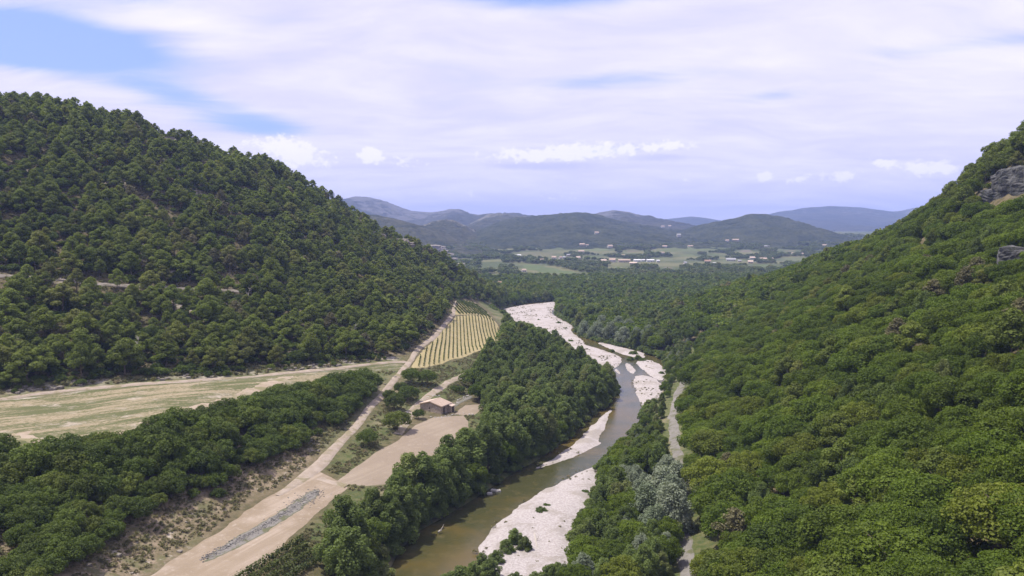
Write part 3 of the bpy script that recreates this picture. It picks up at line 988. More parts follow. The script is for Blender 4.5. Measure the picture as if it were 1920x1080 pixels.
def trunk_geo(h, r, lobes, seed, limbs=5, lean=.05):
    g = np.random.default_rng(seed)
    top = np.array([g.normal() * lean * h, g.normal() * lean * h, h])
    pts = [np.array([0, 0, -.6]), np.array([0, 0, 0.]), top * .35 + g.normal(size=3) * .03 * h * np.array([1, 1, 0]), top * .7, top]
    V, F = tube(pts, [r * 1.35, r * 1.1, r * .8, r * .5, r * .15])
    L = np.array(lobes)
    idx = g.choice(len(L), min(limbs, len(L)), replace=False)
    for i in idx:
        c = L[i, :3]
        s = top * float(np.clip(c[2] / h * .6, .15, .8))
        v, f = tube([s, (s + c) / 2 + np.array([0, 0, .06 * h]), c], [r * .45, r * .3, r * .1], 5)
        F = np.concatenate([F, f + len(V)])
        V = np.concatenate([V, v])
    return V, F


def pine_lobes(g, h=10.0):
    L = []
    cr = h * (.30 + .08 * g.random())
    base = .30 + .15 * g.random()
    n = 17
    for i in range(n):
        f = (i + .5) / n
        z = h * (base + (1 - base) * f * .95)
        # widest at about a third of the crown, rounded top
        rr = cr * (1.05 - .95 * f ** 2.2) * (.55 + .5 * g.random())
        a = i * 2.4 + g.random() * 1.0
        s = h * (.085 + .055 * g.random()) * (1.15 - .3 * f)
        L.append((rr * math.cos(a), rr * math.sin(a), z - .04 * h, s * 1.25, s * 1.25, s * .78))
    L.append((0, 0, h * .95, h * .10, h * .10, h * .075))
    return L


def oak_lobes(g, h=8.0, r=4.0, n=30):
    L = []
    for i in range(n):
        f = (i + .5) / n
        zz_ = 1 - 1.45 * f
        a = i * 2.39996 + g.random() * .8
        k = math.sqrt(max(0.05, 1 - min(1, abs(zz_)) ** 2))
        s = r * (.20 + .16 * g.random())
        q = .80 + .22 * g.random()
        L.append((r * k * q * math.cos(a), r * k * q * math.sin(a), h * .56 + (h * .36) * zz_ * q, s, s, s * .85))
    L.append((0, 0, h * .55, r * .62, r * .62, h * .28))
    return L


def poplar_lobes(g, h=12.0, r=3.2, n=26):
    L = []
    for i in range(n):
        f = (i + .5) / n
        z = h * (.16 + .78 * f)
        rr = r * (1.0 - .80 * f ** 2.4) * (.45 + .55 * g.random())
        a = i * 2.39996 + g.random()
        s = r * (.24 + .14 * g.random()) * (1.1 - .35 * f)
        L.append((rr * math.cos(a), rr * math.sin(a), z, s, s, s * 1.6))
    L.append((0, 0, h * .5, r * .45, r * .45, h * .30))
    return L


def shrub_lobes(g, h=3.0, r=2.0, n=14):
    L = []
    for i in range(n):
        a = i * 2.39996 + g.random()
        q = math.sqrt((i + .5) / n)
        s = r * (.26 + .16 * g.random())
        L.append((r * q * .85 * math.cos(a), r * q * .85 * math.sin(a), h * (.75 - .45 * q * q) * (.8 + .3 * g.random()), s, s, s * .9))
    return L


class Kind:
    pass


def build_kind(key, lobef, leafmat, n, size, nvar, h, tr, far_n, far_size, **kw):
    """near crowns and trunks, and one joined light version per variant for masses of trees"""
    K = Kind()
    K.h, K.crown, K.trunk, K.joint, K.far = h, [], [], [], []
    for i in range(nvar):
        g = np.random.default_rng(hash_seed(key) + i)
        L = lobef(g)
        V, F, T = leaves(L, n, size, i + 5, **kw)
        c = mesh_np(key + '_crown', V, F, False)
        attr(c, 'tint', T)
        c.materials.append(leafmat)
        K.crown.append(c)
        tv, tf = trunk_geo(h * .82, tr, L, i + 31)
        q = mesh_np(key + '_trunk', tv, tf)
        q.materials.append(MT['bark'])
        K.trunk.append(q)
        for lst, nn, ss in ((K.joint, n, size), (K.far, far_n, far_size)):
            V2, F2, T2 = leaves(L, nn, ss, i + 77, **kw)
            j = mesh_np(key + '_tree', np.concatenate([V2, tv]), np.concatenate([F2, tf + len(V2)]), False)
            attr(j, 'tint', np.concatenate([T2, np.zeros(len(tv))]))
            j.materials.append(leafmat)
            j.materials.append(MT['bark'])
            mi = np.zeros(len(F2) + len(tf), np.int32)
            mi[len(F2):] = 1
            j.polygons.foreach_set('material_index', mi)
            lst.append(j)
    return K


def hash_seed(s):
    return sum(ord(c) * (i + 3) for i, c in enumerate(s)) * 7


KD = {
    'pine': build_kind('pine', pine_lobes, LF['pine'], 4200, .30, 6, 10.0, .20, 520, .78, aspect=1.4, out=.68, up=.35, shell=.66),
    'brown': build_kind('brownpine', pine_lobes, LF['brown'], 2200, .34, 2, 10.0, .20, 420, .85, aspect=1.5, out=.62, up=.35, shell=.5),
    'oak': build_kind('oak', oak_lobes, LF['oak'], 8500, .25, 6, 8.0, .24, 620, .85, aspect=1.3, out=.6, up=.3, shell=.7),
    'poplar': build_kind('poplar', poplar_lobes, LF['poplar'], 7000, .27, 5, 12.0, .22, 560, .85, aspect=1.6, out=.55, up=.35, shell=.6),
    'silver': build_kind('silver', lambda g: poplar_lobes(g, 12.0, 3.8, 34), LF['silver'], 7000, .27, 3, 12.0, .24, 560, .8, aspect=1.6, out=.55, up=.35, shell=.6),
    'dark': build_kind('evergreen', lambda g: oak_lobes(g, 6.0, 3.2, 26), LF['dark'], 5200, .23, 5, 6.0, .16, 520, .65, aspect=1.3, out=.6, up=.3, shell=.7),
    'shrub': build_kind('shrub', shrub_lobes, LF['dark'], 1300, .24, 3, 3.0, .08, 300, .5, aspect=1.4, out=.55, up=.4, shell=.6),
    'willow': build_kind('willow', shrub_lobes, LF['poplar'], 1700, .24, 3, 3.0, .08, 300, .5, aspect=2.0, out=.5, up=.6, shell=.5),
    'far': build_kind('fartree', oak_lobes, LF['far'], 260, 1.35, 4, 8.0, .2, 200, 1.5, out=.6, up=.3, shell=.75),
}
KD['far'].h = 8.0


# ------------------------------------------------------------------ where trees stand
def cells(x0, x1, y0, y1, step, seed, jit=.42):
    g = np.random.default_rng(seed)
    X, Y = np.meshgrid(np.arange(x0, x1, step), np.arange(y0, y1, step))
    X = X + (np.arange(X.shape[0])[:, None] % 2) * step * .5
    X = X + g.uniform(-jit, jit, X.shape) * step
    Y = Y + g.uniform(-jit, jit, Y.shape) * step
    return X.ravel(), Y.ravel()


def clear_of(x, y, lines=(), polys=()):
    ok = np.ones(len(x), bool)
    for ln, d in lines:
        ok &= dline(x, y, ln) > d
    for p, d in polys:
        ok &= sdpoly(x, y, p) < -d
    return ok


def before(x, y, line, far_=9.0):
    """places that stand just in front of a line as seen from the valley"""
    L = np.hypot(x, y)
    o = np.zeros(len(x), bool)
    for s_ in (3.0, 6.0, far_):
        o |= dline(x * (1 + s_ / L), y * (1 + s_ / L), line) < 2.6
    return o


TREES = []            # (kind, x, y, scale, zone)


def plant(kind, x, y, s, zone, widen=1.0):
    TREES.append((kind, float(x), float(y), float(s), zone, widen))


LEDGE = hits([(-40, 522), (30, 518), (90, 524), (140, 530), (200, 535), (250, 538), (290, 538), (340, 542), (415, 544), (450, 548)])
LEFT = TERR_ROAD[:-1] + hits([(780, 650), (815, 615), (845, 588), (852, 570), (868, 560), (905, 566), (935, 572)]) + [(30, 870), (-480, 870), (-480, 230)]
x, y = cells(-480, 60, 180, 870, 7.1, 1)
k = inpoly(x, y, LEFT) & clear_of(x, y, [(TERR_ROAD, 9), (TRACK, 5), (LEDGE, 3.2)], [(VINE_LOW, 2), (VINE_UP, 2), (BED, 3)])
x, y = x[k], y[k]
k = ~(before(x, y, LEDGE, 11.0) & (np.random.default_rng(8).random(len(x)) < .72))
x, y = x[k], y[k]
z = zs(x, y)
clump = vnoise(x, y, 22, 61, 3)
g = np.random.default_rng(3)
# the slope behind the crest shows nothing: leave most of it out
for xi, yi, zi, ci in zip(x, y, z, clump):
    if ci < -.34 and g.random() < .8:
        if g.random() < .5:
            plant('shrub', xi, yi, .7 + .7 * g.random(), 'left')
        continue
    r_ = g.random()
    if r_ < .80:
        plant('pine', xi, yi, .66 + .62 * g.random() ** 1.2 + .2 * (g.random() < .12), 'left', .95 + .3 * g.random())
    elif r_ < .965:
        plant('dark', xi, yi, .65 + .5 * g.random(), 'left')
    else:
        plant('brown', xi, yi, .75 + .3 * g.random(), 'left')
# scrub between the pines
x, y = cells(-460, 40, 180, 800, 5.0, 12)
k = inpoly(x, y, LEFT) & clear_of(x, y, [(TERR_ROAD, 9), (TRACK, 4.5), (LEDGE, 3)], [(VINE_LOW, 2), (VINE_UP, 2), (BED, 3)]) & (vnoise(x, y, 14, 63, 3) > -.12) & ~before(x, y, LEDGE, 8.0)
for xi, yi in zip(x[k], y[k]):
    plant('shrub', xi, yi, .5 + .8 * g.random(), 'left', 1.2)
# bushes along the foot of the hill
x, y = cells(-260, 20, 200, 420, 3.4, 2)
k = inpoly(x, y, LEFT) & (dline(x, y, TERR_ROAD) > 3.6) & (dline(x, y, TERR_ROAD) < 12) & clear_of(x, y, [(TRACK, 5)], [(VINE_LOW, 2)]) & (vnoise(x, y, 11, 66, 2) > -.1)
for xi, yi in zip(x[k], y[k]):
    plant('shrub', xi, yi, .35 + .6 * g.random(), 'foot')

# right-hand slope
CLIFF = [(140, 60), (174, 180), (197, 280), (212, 340), (222, 400), (231, 450), (246, 520)]
RIGHT = [(p[0] + 4.4, p[1]) for p in PATH] + [(120, 560), (150, 640), (215, 720), (300, 760), (420, 560), (420, 200), (250, 40), (10, 40), (12, 90)]
x, y = cells(10, 420, 40, 760, 6.2, 4)
k = inpoly(x, y, RIGHT)
x, y = x[k], y[k]
up_ = (np.interp(y, [c[1] for c in CLIFF], [c[0] for c in CLIFF]) < x)
for xi, yi, ui in zip(x, y, up_):
    r_ = g.random()
    if ui:
        plant('pine', xi, yi, .75 + .5 * g.random(), 'crag') if r_ < .75 else plant('dark', xi, yi, .6 + .5 * g.random(), 'crag')
    elif np.interp(yi, [c[1] for c in CLIFF], [c[0] for c in CLIFF]) < xi + 7 and 260 < yi < 470:
        if g.random() < .5:
            plant('shrub', xi, yi, .8 + .5 * g.random(), 'right')
    elif r_ < .87:
        plant('oak', xi, yi, .70 + .62 * g.random() ** 1.2, 'right', .95 + .28 * g.random())
    elif r_ < .925:
        plant('pine', xi, yi, .9 + .4 * g.random(), 'right')
    elif r_ < .945:
        plant('brown', xi, yi, .85 + .3 * g.random(), 'right')
    elif r_ < .975:
        plant('dark', xi, yi, 1.0 + .5 * g.random(), 'right')
    else:
        plant('poplar', xi, yi, .75 + .25 * g.random(), 'right')

for u_, y_, s_ in [(1912, 326, 1.5), (1890, 335, 1.35), (1868, 342, 1.5), (1850, 352, 1.7), (1830, 362, 1.35), (1815, 370, 1.4), (1796, 382, 1.15), (1780, 390, 1.35), (1765, 402, 1.1), (1748, 412, 1.15), (1732, 424, 1.0), (1697, 446, 1.0), (1880, 324, 1.0), (1840, 342, 1.0), (1800, 366, 1.0), (1925, 318, 1.4)]:
    plant('pine', aty(u_, 500, y_)[0], y_, s_, 'crag')
# wood on the left bank
LWOOD = hits([(590, 1150), (612, 1085), (626, 1045), (650, 1006), (702, 964), (787, 925), (872, 884), (903, 848), (921, 803), (908, 768), (905, 735), (885, 712), (912, 684), (945, 652), (952, 628), (938, 604), (955, 620), (995, 640), (1035, 660), (1072, 678), (1108, 698), (1138, 716), (1152, 738), (1135, 760), (1098, 788), (1060, 820), (1000, 855), (950, 885), (900, 918), (848, 952), (770, 1000), (735, 1050), (690, 1120)])
x, y = cells(-90, 90, 120, 640, 5.2, 7)
k = inpoly(x, y, LWOOD) & clear_of(x, y, [], [(BED, .3), (FIELD, 1.0), (PATCH, 1.0), (VINE_LOW, 3), (GRAVEL['left'], 1.0)])
for xi, yi in zip(x[k], y[k]):
    u_, v_, _ = proj(xi, yi, float(zs(xi, yi)))
    big = 1.0 if v_ > 800 else .85
    big *= float(np.interp(sdpoly(np.array([xi]), np.array([yi]), LWOOD)[0], [0, 9], [.92, 1.05]))
    r_ = g.random()
    if r_ < .80:
        plant('poplar', xi, yi, big * (.82 + .48 * g.random()), 'leftwood', 1.1 + .4 * g.random())
    elif r_ < .93:
        plant('oak', xi, yi, big * (.75 + .35 * g.random()), 'leftwood')
    else:
        plant('dark', xi, yi, big * (.9 + .4 * g.random()), 'leftwood')

# willow bushes crowding both banks
for poly_, nm_ in ((LWOOD, 'leftbank'),):
    pass
bank = resample(BED, 2.6, True)
for xi, yi in bank:
    u_, v_, _ = proj(xi, yi, 0.0)
    if v_ > 1100 or (700 < v_ < 770 and u_ > 1180):
        continue
    onleft = bool(sdpoly(np.array([xi - 2.5]), np.array([yi]), BED)[0] < 0)
    for q in range(2):
        xx, yy = xi + (-1 if onleft else 1) * (.6 + 2.8 * g.random()), yi + g.normal() * 1.2
        if sdpoly(np.array([xx]), np.array([yy]), BED)[0] < 0 and g.random() < .8:
            plant('willow', xx, yy, .55 + .75 * g.random(), 'bank', 1.1)

# strip between river and path
RSTRIP = hits([(1060, 1130), (1085, 1075), (1100, 1020), (1130, 960), (1135, 905), (1160, 868), (1185, 832), (1212, 788), (1240, 752), (1252, 700), (1250, 675), (1245, 660), (1300, 640)]) + [(p[0] - 3.6, p[1]) for p in PATH[::-1][2:]]
x, y = cells(0, 110, 110, 480, 4.2, 8)
k = inpoly(x, y, RSTRIP) & clear_of(x, y, [(PATH, 4.0)], [(BED, .5)])
for xi, yi in zip(x[k], y[k]):
    u_, v_, _ = proj(xi, yi, float(zs(xi, yi)))
    r_ = g.random()
    low = .55 if v_ < 850 else 1.0
    if v_ > 895 and v_ < 1015 and u_ > 1190:
        continue
    if r_ < .62:
        plant('poplar', xi, yi, low * (.5 + .3 * g.random()), 'strip', 1.25)
    elif r_ < .92:
        plant('oak', xi, yi, low * (.65 + .35 * g.random()), 'strip')
    else:
        plant('silver', xi, yi, low * (.45 + .2 * g.random()), 'strip', 1.2)
for u, v, s in [(1262, 1000, .95), (1215, 985, .85), (1240, 955, .9), (1205, 950, .7), (1266, 930, .75), (1190, 915, .55), (1250, 900, .6), (1262, 965, .8), (1228, 1015, .7)]:
    xi, yi = hit(u, v)
    plant('silver', xi, yi, s, 'bigsilver', 1.35)

# valley wood beyond the bends
VWOOD = [(-90, 800), (-30, 700), (10, 655)] + hits([(1046, 570), (1050, 592), (1085, 610), (1095, 630), (1150, 643), (1200, 655), (1246, 662), (1300, 640)]) + [(112, 470), (140, 560), (200, 720), (420, 800), (420, 1060), (-220, 1060), (-260, 900)]
x, y = cells(-260, 420, 420, 1060, 7.6, 9)
k = inpoly(x, y, VWOOD) & clear_of(x, y, [(PATH, 4)], [(BED, .4), (VINE_UP, 5), (VINE_EDGE, 3), (LEFT, 0), (RIGHT, 0), (LWOOD, 0)])
for xi, yi in zip(x[k], y[k]):
    r_ = g.random()
    if r_ < .45:
        plant('poplar', xi, yi, .65 + .42 * g.random(), 'valleywood', 1.5)
    elif r_ < .9:
        plant('oak', xi, yi, .9 + .5 * g.random(), 'valleywood')
    else:
        plant('dark', xi, yi, .8 + .5 * g.random(), 'valleywood')
for u, v, s in [(1095, 632, .95), (1120, 636, 1.0), (1145, 640, 1.05), (1170, 645, .95), (1195, 648, .95), (1160, 625, 1.0), (1130, 620, .95), (1215, 640, .85), (1180, 630, .95)]:
    xi, yi = hit(u, v)
    plant('silver', xi, yi, s, 'midsilver', 1.5)

# evergreen thicket below the terrace
THICK = hits([(-80, 885), (110, 882), (170, 858), (300, 836), (365, 806), (440, 783), (540, 755), (690, 716), (700, 735), (655, 790), (600, 828), (545, 858), (450, 890), (410, 950), (310, 955), (235, 1000), (160, 1065), (60, 1140), (-80, 1140)])
TOPEDGE = hits([(-80, 880), (110, 876), (300, 832), (370, 800), (440, 780), (540, 752), (690, 715)])
x, y = cells(-190, 0, 90, 330, 3.7, 10)
k = inpoly(x, y, THICK)
x, y = x[k], y[k]
de = dline(x, y, TOPEDGE)
cl = vnoise(x, y, 13, 71, 3)
for xi, yi, di, ci in zip(x, y, de, cl):
    u_, v_, _ = proj(xi, yi, float(zs(xi, yi)))
    th = -.9 if di < 10 else ((-.62 if u_ < 330 else -.28) + .012 * max(0, di - 14))
    if ci > th:
        plant('dark', xi, yi, (.66 + .48 * g.random()) * (1.22 if di < 10 else (1.0 if di < 15 else .78)), 'thicket', 1.05)
    elif g.random() < .45:
        plant('shrub', xi, yi, .4 + .5 * g.random(), 'thicket')
# single bushes by the hut and the track
for u, v, s, kd in [(770, 718, 1.0, 'dark'), (802, 722, 1.05, 'dark'), (765, 752, .95, 'dark'), (740, 768, .95, 'dark'), (745, 808, 1.1, 'dark'), (690, 836, .85, 'dark'), (730, 752, .7, 'dark'), (752, 740, .8, 'dark'), (785, 785, .55, 'dark'),
                    (890, 728, 1.45, 'dark'), (898, 722, 1.3, 'dark'), (862, 738, .55, 'dark'), (850, 733, .4, 'dark'), (898, 752, .9, 'oak'), (1015, 960, .9, 'willow'), (1025, 950, .7, 'willow'), (1096, 922, .65, 'willow'), (1040, 975, .35, 'willow'), (1055, 985, .4, 'willow'), (1060, 1003, .45, 'willow'), (1035, 1000, .4, 'willow'),
                    (965, 1020, .40, 'sallow'), (985, 1032, .36, 'sallow'), (950, 1036, .36, 'sallow'), (920, 1085, .46, 'sallow'), (860, 1110, .55, 'sallow'), (890, 1098, .5, 'sallow'), (835, 1122, .52, 'sallow'), (905, 1062, .34, 'sallow'), (1030, 1098, .46, 'sallow'), (1060, 1098, .44, 'sallow'), (1005, 1118, .5, 'sallow'), (965, 1112, .45, 'sallow'), (930, 1056, .34, 'sallow'), (1085, 1072, .4, 'sallow'), (1045, 1075, .3, 'sallow'), (1075, 1110, .45, 'sallow'),
                    (1188, 664, 1.2, 'willow'), (1182, 674, 1.0, 'willow'), (1196, 672, 1.1, 'willow'), (1205, 676, .9, 'willow'), (1040, 624, 1.2, 'willow'), (1048, 606, .9, 'willow'), (1030, 630, 1.0, 'willow'), (1060, 616, .8, 'willow'), (1148, 658, .8, 'willow'), (1010, 600, .7, 'willow'), (1240, 700, .8, 'willow'), (1070, 640, .9, 'willow')]:
    if v > 1080 or u > 1000 or kd in ('willow', 'sallow'):
        xi, yi = at(u, v, 0.3)[:2]
    else:
        xi, yi = hit(u, v)
    if kd == 'sallow':
        plant('poplar', xi, yi, s, 'single', 1.7)
        continue
    plant(kd, xi, yi, s, 'single', 1.1)

# far valley
FIELDS_FAR = {
    'green vineyard slope below the nearer farm roofs': ([(893, 517), (920, 513), (960, 517), (1000, 524), (1004, 532), (975, 536), (940, 534), (905, 530)], (.20, .20, .09)),
    'long green meadow edged by a pale lane': ([(962, 497), (990, 494), (1020, 496), (1050, 503), (1090, 510), (1115, 516), (1085, 517), (1040, 514), (1000, 512), (975, 505)], (.13, .17, .06)),
    'small bright meadow between two tree belts': ([(905, 488), (935, 485), (940, 489), (912, 492)], (.13, .17, .06)),
    'pale green field left of the village': ([(955, 476), (985, 470), (1040, 472), (1060, 478), (1030, 482), (985, 482)], (.17, .17, .08)),
    'broad green field above the village': ([(1000, 458), (1040, 455), (1080, 459), (1130, 460), (1155, 468), (1140, 473), (1085, 470), (1040, 466), (1005, 463)], (.16, .19, .075)),
    'strip field under the wooded hill': ([(992, 452), (1020, 448), (1060, 449), (1075, 452), (1050, 455), (1010, 456)], (.17, .16, .085)),
    'green field right of the village centre': ([(1215, 470), (1240, 465), (1290, 461), (1340, 461), (1370, 463), (1345, 468), (1300, 472), (1250, 474)], (.15, .18, .07)),
    'narrow field among the houses': ([(1330, 489), (1360, 485), (1420, 487), (1400, 492), (1350, 493)], (.16, .18, .08)),
    'flat field at the right of the valley': ([(1450, 486), (1480, 481), (1530, 483), (1540, 488), (1500, 490), (1460, 490)], (.15, .17, .08)),
    'brown fallow field by the far houses': ([(1025, 484), (1050, 481), (1080, 483), (1060, 487)], (.24, .19, .13)),
    'grey stubble field in the wood clearing': ([(1015, 526), (1040, 522), (1062, 524), (1045, 530)], (.22, .20, .13)),
    'meadow beside the long white sheds': ([(1215, 484), (1250, 482), (1290, 485), (1260, 489), (1225, 489)], (.16, .18, .08)),
}
for i_, (u_, v_, du, dv, lab_) in enumerate([(1110, 481, 28, 3, 'small field in front of the broad green field'), (1185, 471, 25, 3, 'pale field behind the village row'), (1290, 479, 30, 2.6, 'field among trees right of the white sheds'), (1400, 471, 30, 3, 'field below the rounded hill'),
        (1345, 477, 20, 2.4, 'small field left of the pink roofed pair'), (918, 500, 22, 3, 'field at the far end of the left valley side'), (1160, 501, 30, 3, 'narrow field in front of the village row'), (1250, 502, 26, 2.6, 'narrow field in front of the white sheds'), (1440, 498, 38, 3, 'field in front of the pink roofed pair'),
        (1022, 445, 28, 2.4, 'terraced field on the lower wooded hill'), (1090, 446, 22, 2, 'small field on the slope of the wooded hill'), (1180, 453, 25, 2.4, 'field on the slope between the farmhouses'), (1310, 452, 24, 2, 'field under the saddle between the hills'), (1482, 470, 24, 2.4, 'field by the right hand tree belt'), (942, 463, 26, 3, 'field behind the low white shed'), (885, 473, 18, 2.4, 'field showing past the end of the pine spur')]):
    g_f = np.random.default_rng(600 + i_)
    pts_ = [(u_ + du * math.cos(a) * g_f.uniform(.75, 1.1), v_ + dv * math.sin(a) * g_f.uniform(.75, 1.1)) for a in np.linspace(0, 6.283, 9)[:-1]]
    FIELDS_FAR[lab_] = (pts_, [(.13, .17, .06), (.19, .17, .10), (.16, .19, .075), (.21, .18, .12)][i_ % 4])
FARPOLY = []
for lab, (pts, c) in FIELDS_FAR.items():
    poly = [hit(*p) for p in pts]
    c = tuple(a * .66 for a in c)
    mm = MT.get('ff%.2f%.2f' % c[:2]) or soil_mat('far_field', c, tuple(a * .82 for a in c), tuple(a * 1.15 for a in c), .02, streak=(R(20), .06))
    MT['ff%.2f%.2f' % c[:2]] = mm
    o = sheet('field', wobble(resample(smooth_line(poly, 1, True), 8, True), 4, 30, 14), 8, drape(.5, 1.5, 6), mm, 22)
    tag(o, lab, kind='structure')
    FARPOLY.append(poly)
HOUSES = []   # (u, v, width px, label)
x, y = cells(-520, 1500, 950, 2750, 10.5, 21)
uu, vv, ff = proj(x, y, zs(x, y))
k = (uu > 780) & (uu < 1640)
x, y = x[k], y[k]
tn = vnoise(x, y, 110, 81, 3)
k = (tn > -.12 - .9 * (y < 1350)) & clear_of(x, y, [], [(p, 3) for p in FARPOLY])
x, y = x[k], y[k]
k = np.ones(len(x), bool)
for p in FARPOLY:
    for s_ in (22, 48, 80, 115):
        q = s_ / np.hypot(x, y)
        k &= ~(sdpoly(x * (1 + q), y * (1 + q), p) > -2)
FAR_T = [(a, b) for a, b in zip(x[k], y[k])]
# ------------------------------------------------------------------ rocks
def rock_geo(seed, sx, sy, sz, n=7, layer=.0):
    """a blocky weathered rock: a cube sphere pushed in and out, with bedding steps"""
    g = np.random.default_rng(seed)
    V, F = [], []
    t_ = np.linspace(-1, 1, n)
    off = 0
    for ax in range(3):
        for sg in (-1, 1):
            a, b = np.meshgrid(t_, t_, indexing='ij')
            c = np.full(a.shape, float(sg))
            P = [None] * 3
            P[ax], P[(ax + 1) % 3], P[(ax + 2) % 3] = c, a if sg > 0 else b, b if sg > 0 else a
            V.append(np.stack(P, -1).reshape(-1, 3))
            F.append(grid_faces(n, n) + off)
            off += n * n
    V, F = np.concatenate(V), np.concatenate(F)
    nr = V / np.linalg.norm(V, axis=1)[:, None]
    V = V * .62 + nr * .45
    k = 1 + .16 * vnoise(nr[:, 0] * 3 + nr[:, 2] * 5, nr[:, 1] * 3 - nr[:, 2] * 4, 1.1, seed, 3)
    V = V * k[:, None]
    if layer:
        ph = np.sin(V[:, 2] * layer + 1.5 * vnoise(V[:, 0], V[:, 1], .8, seed + 4, 2))
        V[:, :2] *= (1 + .06 * np.sign(ph) * np.sqrt(abs(ph)))[:, None]
    V = V * np.array([sx, sy, sz])
    return V, F


m, t = new_mat('limestone')
g_ = t.n('ShaderNodeNewGeometry').outputs['Position']
c = t.mix(t.ramp(t.noise(g_, .35, 6, .65), .38, .62), (0.266, 0.238, 0.203), (0.168, 0.150, 0.126))
c = t.mix(t.ramp(t.noise(g_, .9, 5, .7), .55, .70, 0, .7), c, (0.336, 0.301, 0.259))
fl = t.n('ShaderNodeMapping', {'Vector': g_, 'Scale': (.25, .25, 1.4)})
c = t.mix(t.ramp(t.noise(fl.outputs[0], .9, 5, .65), .52, .70, 0, .65), c, (0.091, 0.084, 0.066))
finish(t, c, .95, t.noise(g_, 1.6, 6, .7), .5)
MT['rock'] = m
m, t = new_mat('grey_limestone')
g_ = t.n('ShaderNodeNewGeometry').outputs['Position']
c = t.mix(t.ramp(t.noise(g_, .25, 6, .65), .38, .62), (.12, .12, .118), (.06, .062, .062))
c = t.mix(t.ramp(t.noise(t.v('MULTIPLY', g_, (.9, .9, .12)), .9, 5, .65), .5, .70, 0, .5), c, (.17, .165, .155))
c = t.mix(t.ramp(t.noise(g_, .5, 6, .7), .56, .66, 0, .7), c, (.05, .06, .03))
finish(t, c, .95, t.noise(g_, 1.1, 6, .7), .7)
MT['greyrock'] = m
m, t = new_mat('white_stone')
g_ = t.n('ShaderNodeNewGeometry').outputs['Position']
finish(t, t.mix(t.noise(g_, 1.5, 5, .7), (0.238, 0.224, 0.210), (0.434, 0.413, 0.392)), .95)
MT['stone'] = m

ROCKS = []


def rock(u, v, wpx, hpx, label, group=None, mat='rock', y=None, rot=0.0, layer=7.0, name='rock_outcrop', n=9, deep=.8, sunk=.25, clear=1.0):
    if y is None:
        x, y_ = hit(u, v)
    else:
        x, y_, _ = aty(u, v, y)
    f = proj(x, y_, float(zs(x, y_)))[2]
    sx, sz = wpx / FPX * f / 2, hpx / FPX * f / 2
    V, F = rock_geo(len(ROCKS) * 7 + 3, sx, sx * deep, sz, n, layer)
    c_, s_ = math.cos(rot), math.sin(rot)
    V = np.column_stack([V[:, 0] * c_ - V[:, 1] * s_, V[:, 0] * s_ + V[:, 1] * c_, V[:, 2]])
    o = link(name, mesh_np(name, V, F, False), mat=MT[mat])
    o.location = (x, y_, float(zs(x, y_)) + sz * (1 - sunk * 2))
    tag(o, label, 'rock', group)
    ROCKS.append((x, y_, sx * clear))
    return o


for u, v, a, b, lab in [
        (702, 443, 15, 9, 'pale rock at the upper left end of the ledge on the pine spur'), (713, 448, 16, 9, 'pale rock second along the ledge on the pine spur'),
        (724, 446, 15, 9, 'tilted pale rock under the round pines on the spur'), (743, 448, 12, 9, 'small grey rock between two pines on the spur'),
        (750, 459, 24, 11, 'broad banded rock slab in the middle of the spur ledge'), (764, 464, 20, 9, 'grey rock slab right of the broad banded slab'),
        (785, 469, 20, 10, 'orange tinted rock below the broad slabs on the spur'), (790, 460, 12, 8, 'small rock standing above the orange tinted rock'),
        (811, 478, 26, 18, 'tall layered crag on the pine spur'), (824, 473, 18, 11, 'flat topped rock right of the tall layered crag'),
        (833, 484, 12, 14, 'upright grey rock near the end of the spur ledge'), (844, 484, 13, 9, 'pale rock lower down the end of the spur'),
        (850, 493, 12, 9, 'small white rock low on the end of the spur'), (864, 506, 13, 12, 'lowest pale rock at the end of the spur above the vineyard')]:
    rock(u, v, a * 1.25, b * 1.35, lab, 'rocks on the spur ledge')
for u, v, a, b, lab in [(232, 252, 20, 9, 'small pale crag high on the pine hill left of the crest cliff'), (312, 268, 30, 15, 'left part of the pale cliff under the hill crest'), (346, 274, 34, 18, 'widest pale cliff block under the hill crest'), (372, 276, 28, 14, 'right end of the pale cliff under the hill crest')]:
    rock(u, v, a, b, lab, 'pale cliff blocks under the hill crest', y=None, n=11)
# cliff and crag on the right
def cliff(x, y, z, sx, sy, sz, rot, seed, label, clear):
    V, F = rock_geo(seed, sx, sy, sz, 22, 0)
    # vertical joints and ledges
    q = V[:, 2] + .6 * vnoise(V[:, 0], V[:, 1], 3, seed, 2)
    V[:, 1] += .30 * np.sign(np.sin(V[:, 0] * .9 + 1.2 * vnoise(V[:, 0], V[:, 2], 4, seed + 6, 2))) + 1.1 * vnoise(V[:, 0], V[:, 2] * .4, 2.6, seed + 1, 3)
    V[:, 2] += .8 * vnoise(V[:, 0], V[:, 1], 4, seed + 2, 3)
    c_, s_ = math.cos(rot), math.sin(rot)
    V = np.column_stack([V[:, 0] * c_ - V[:, 1] * s_, V[:, 0] * s_ + V[:, 1] * c_, V[:, 2]])
    o = link('cliff', mesh_np('cliff', V, F, False), mat=MT['greyrock'])
    o.location = (x, y, z)
    tag(o, label, 'cliff')
    ROCKS.append((x, y, clear))


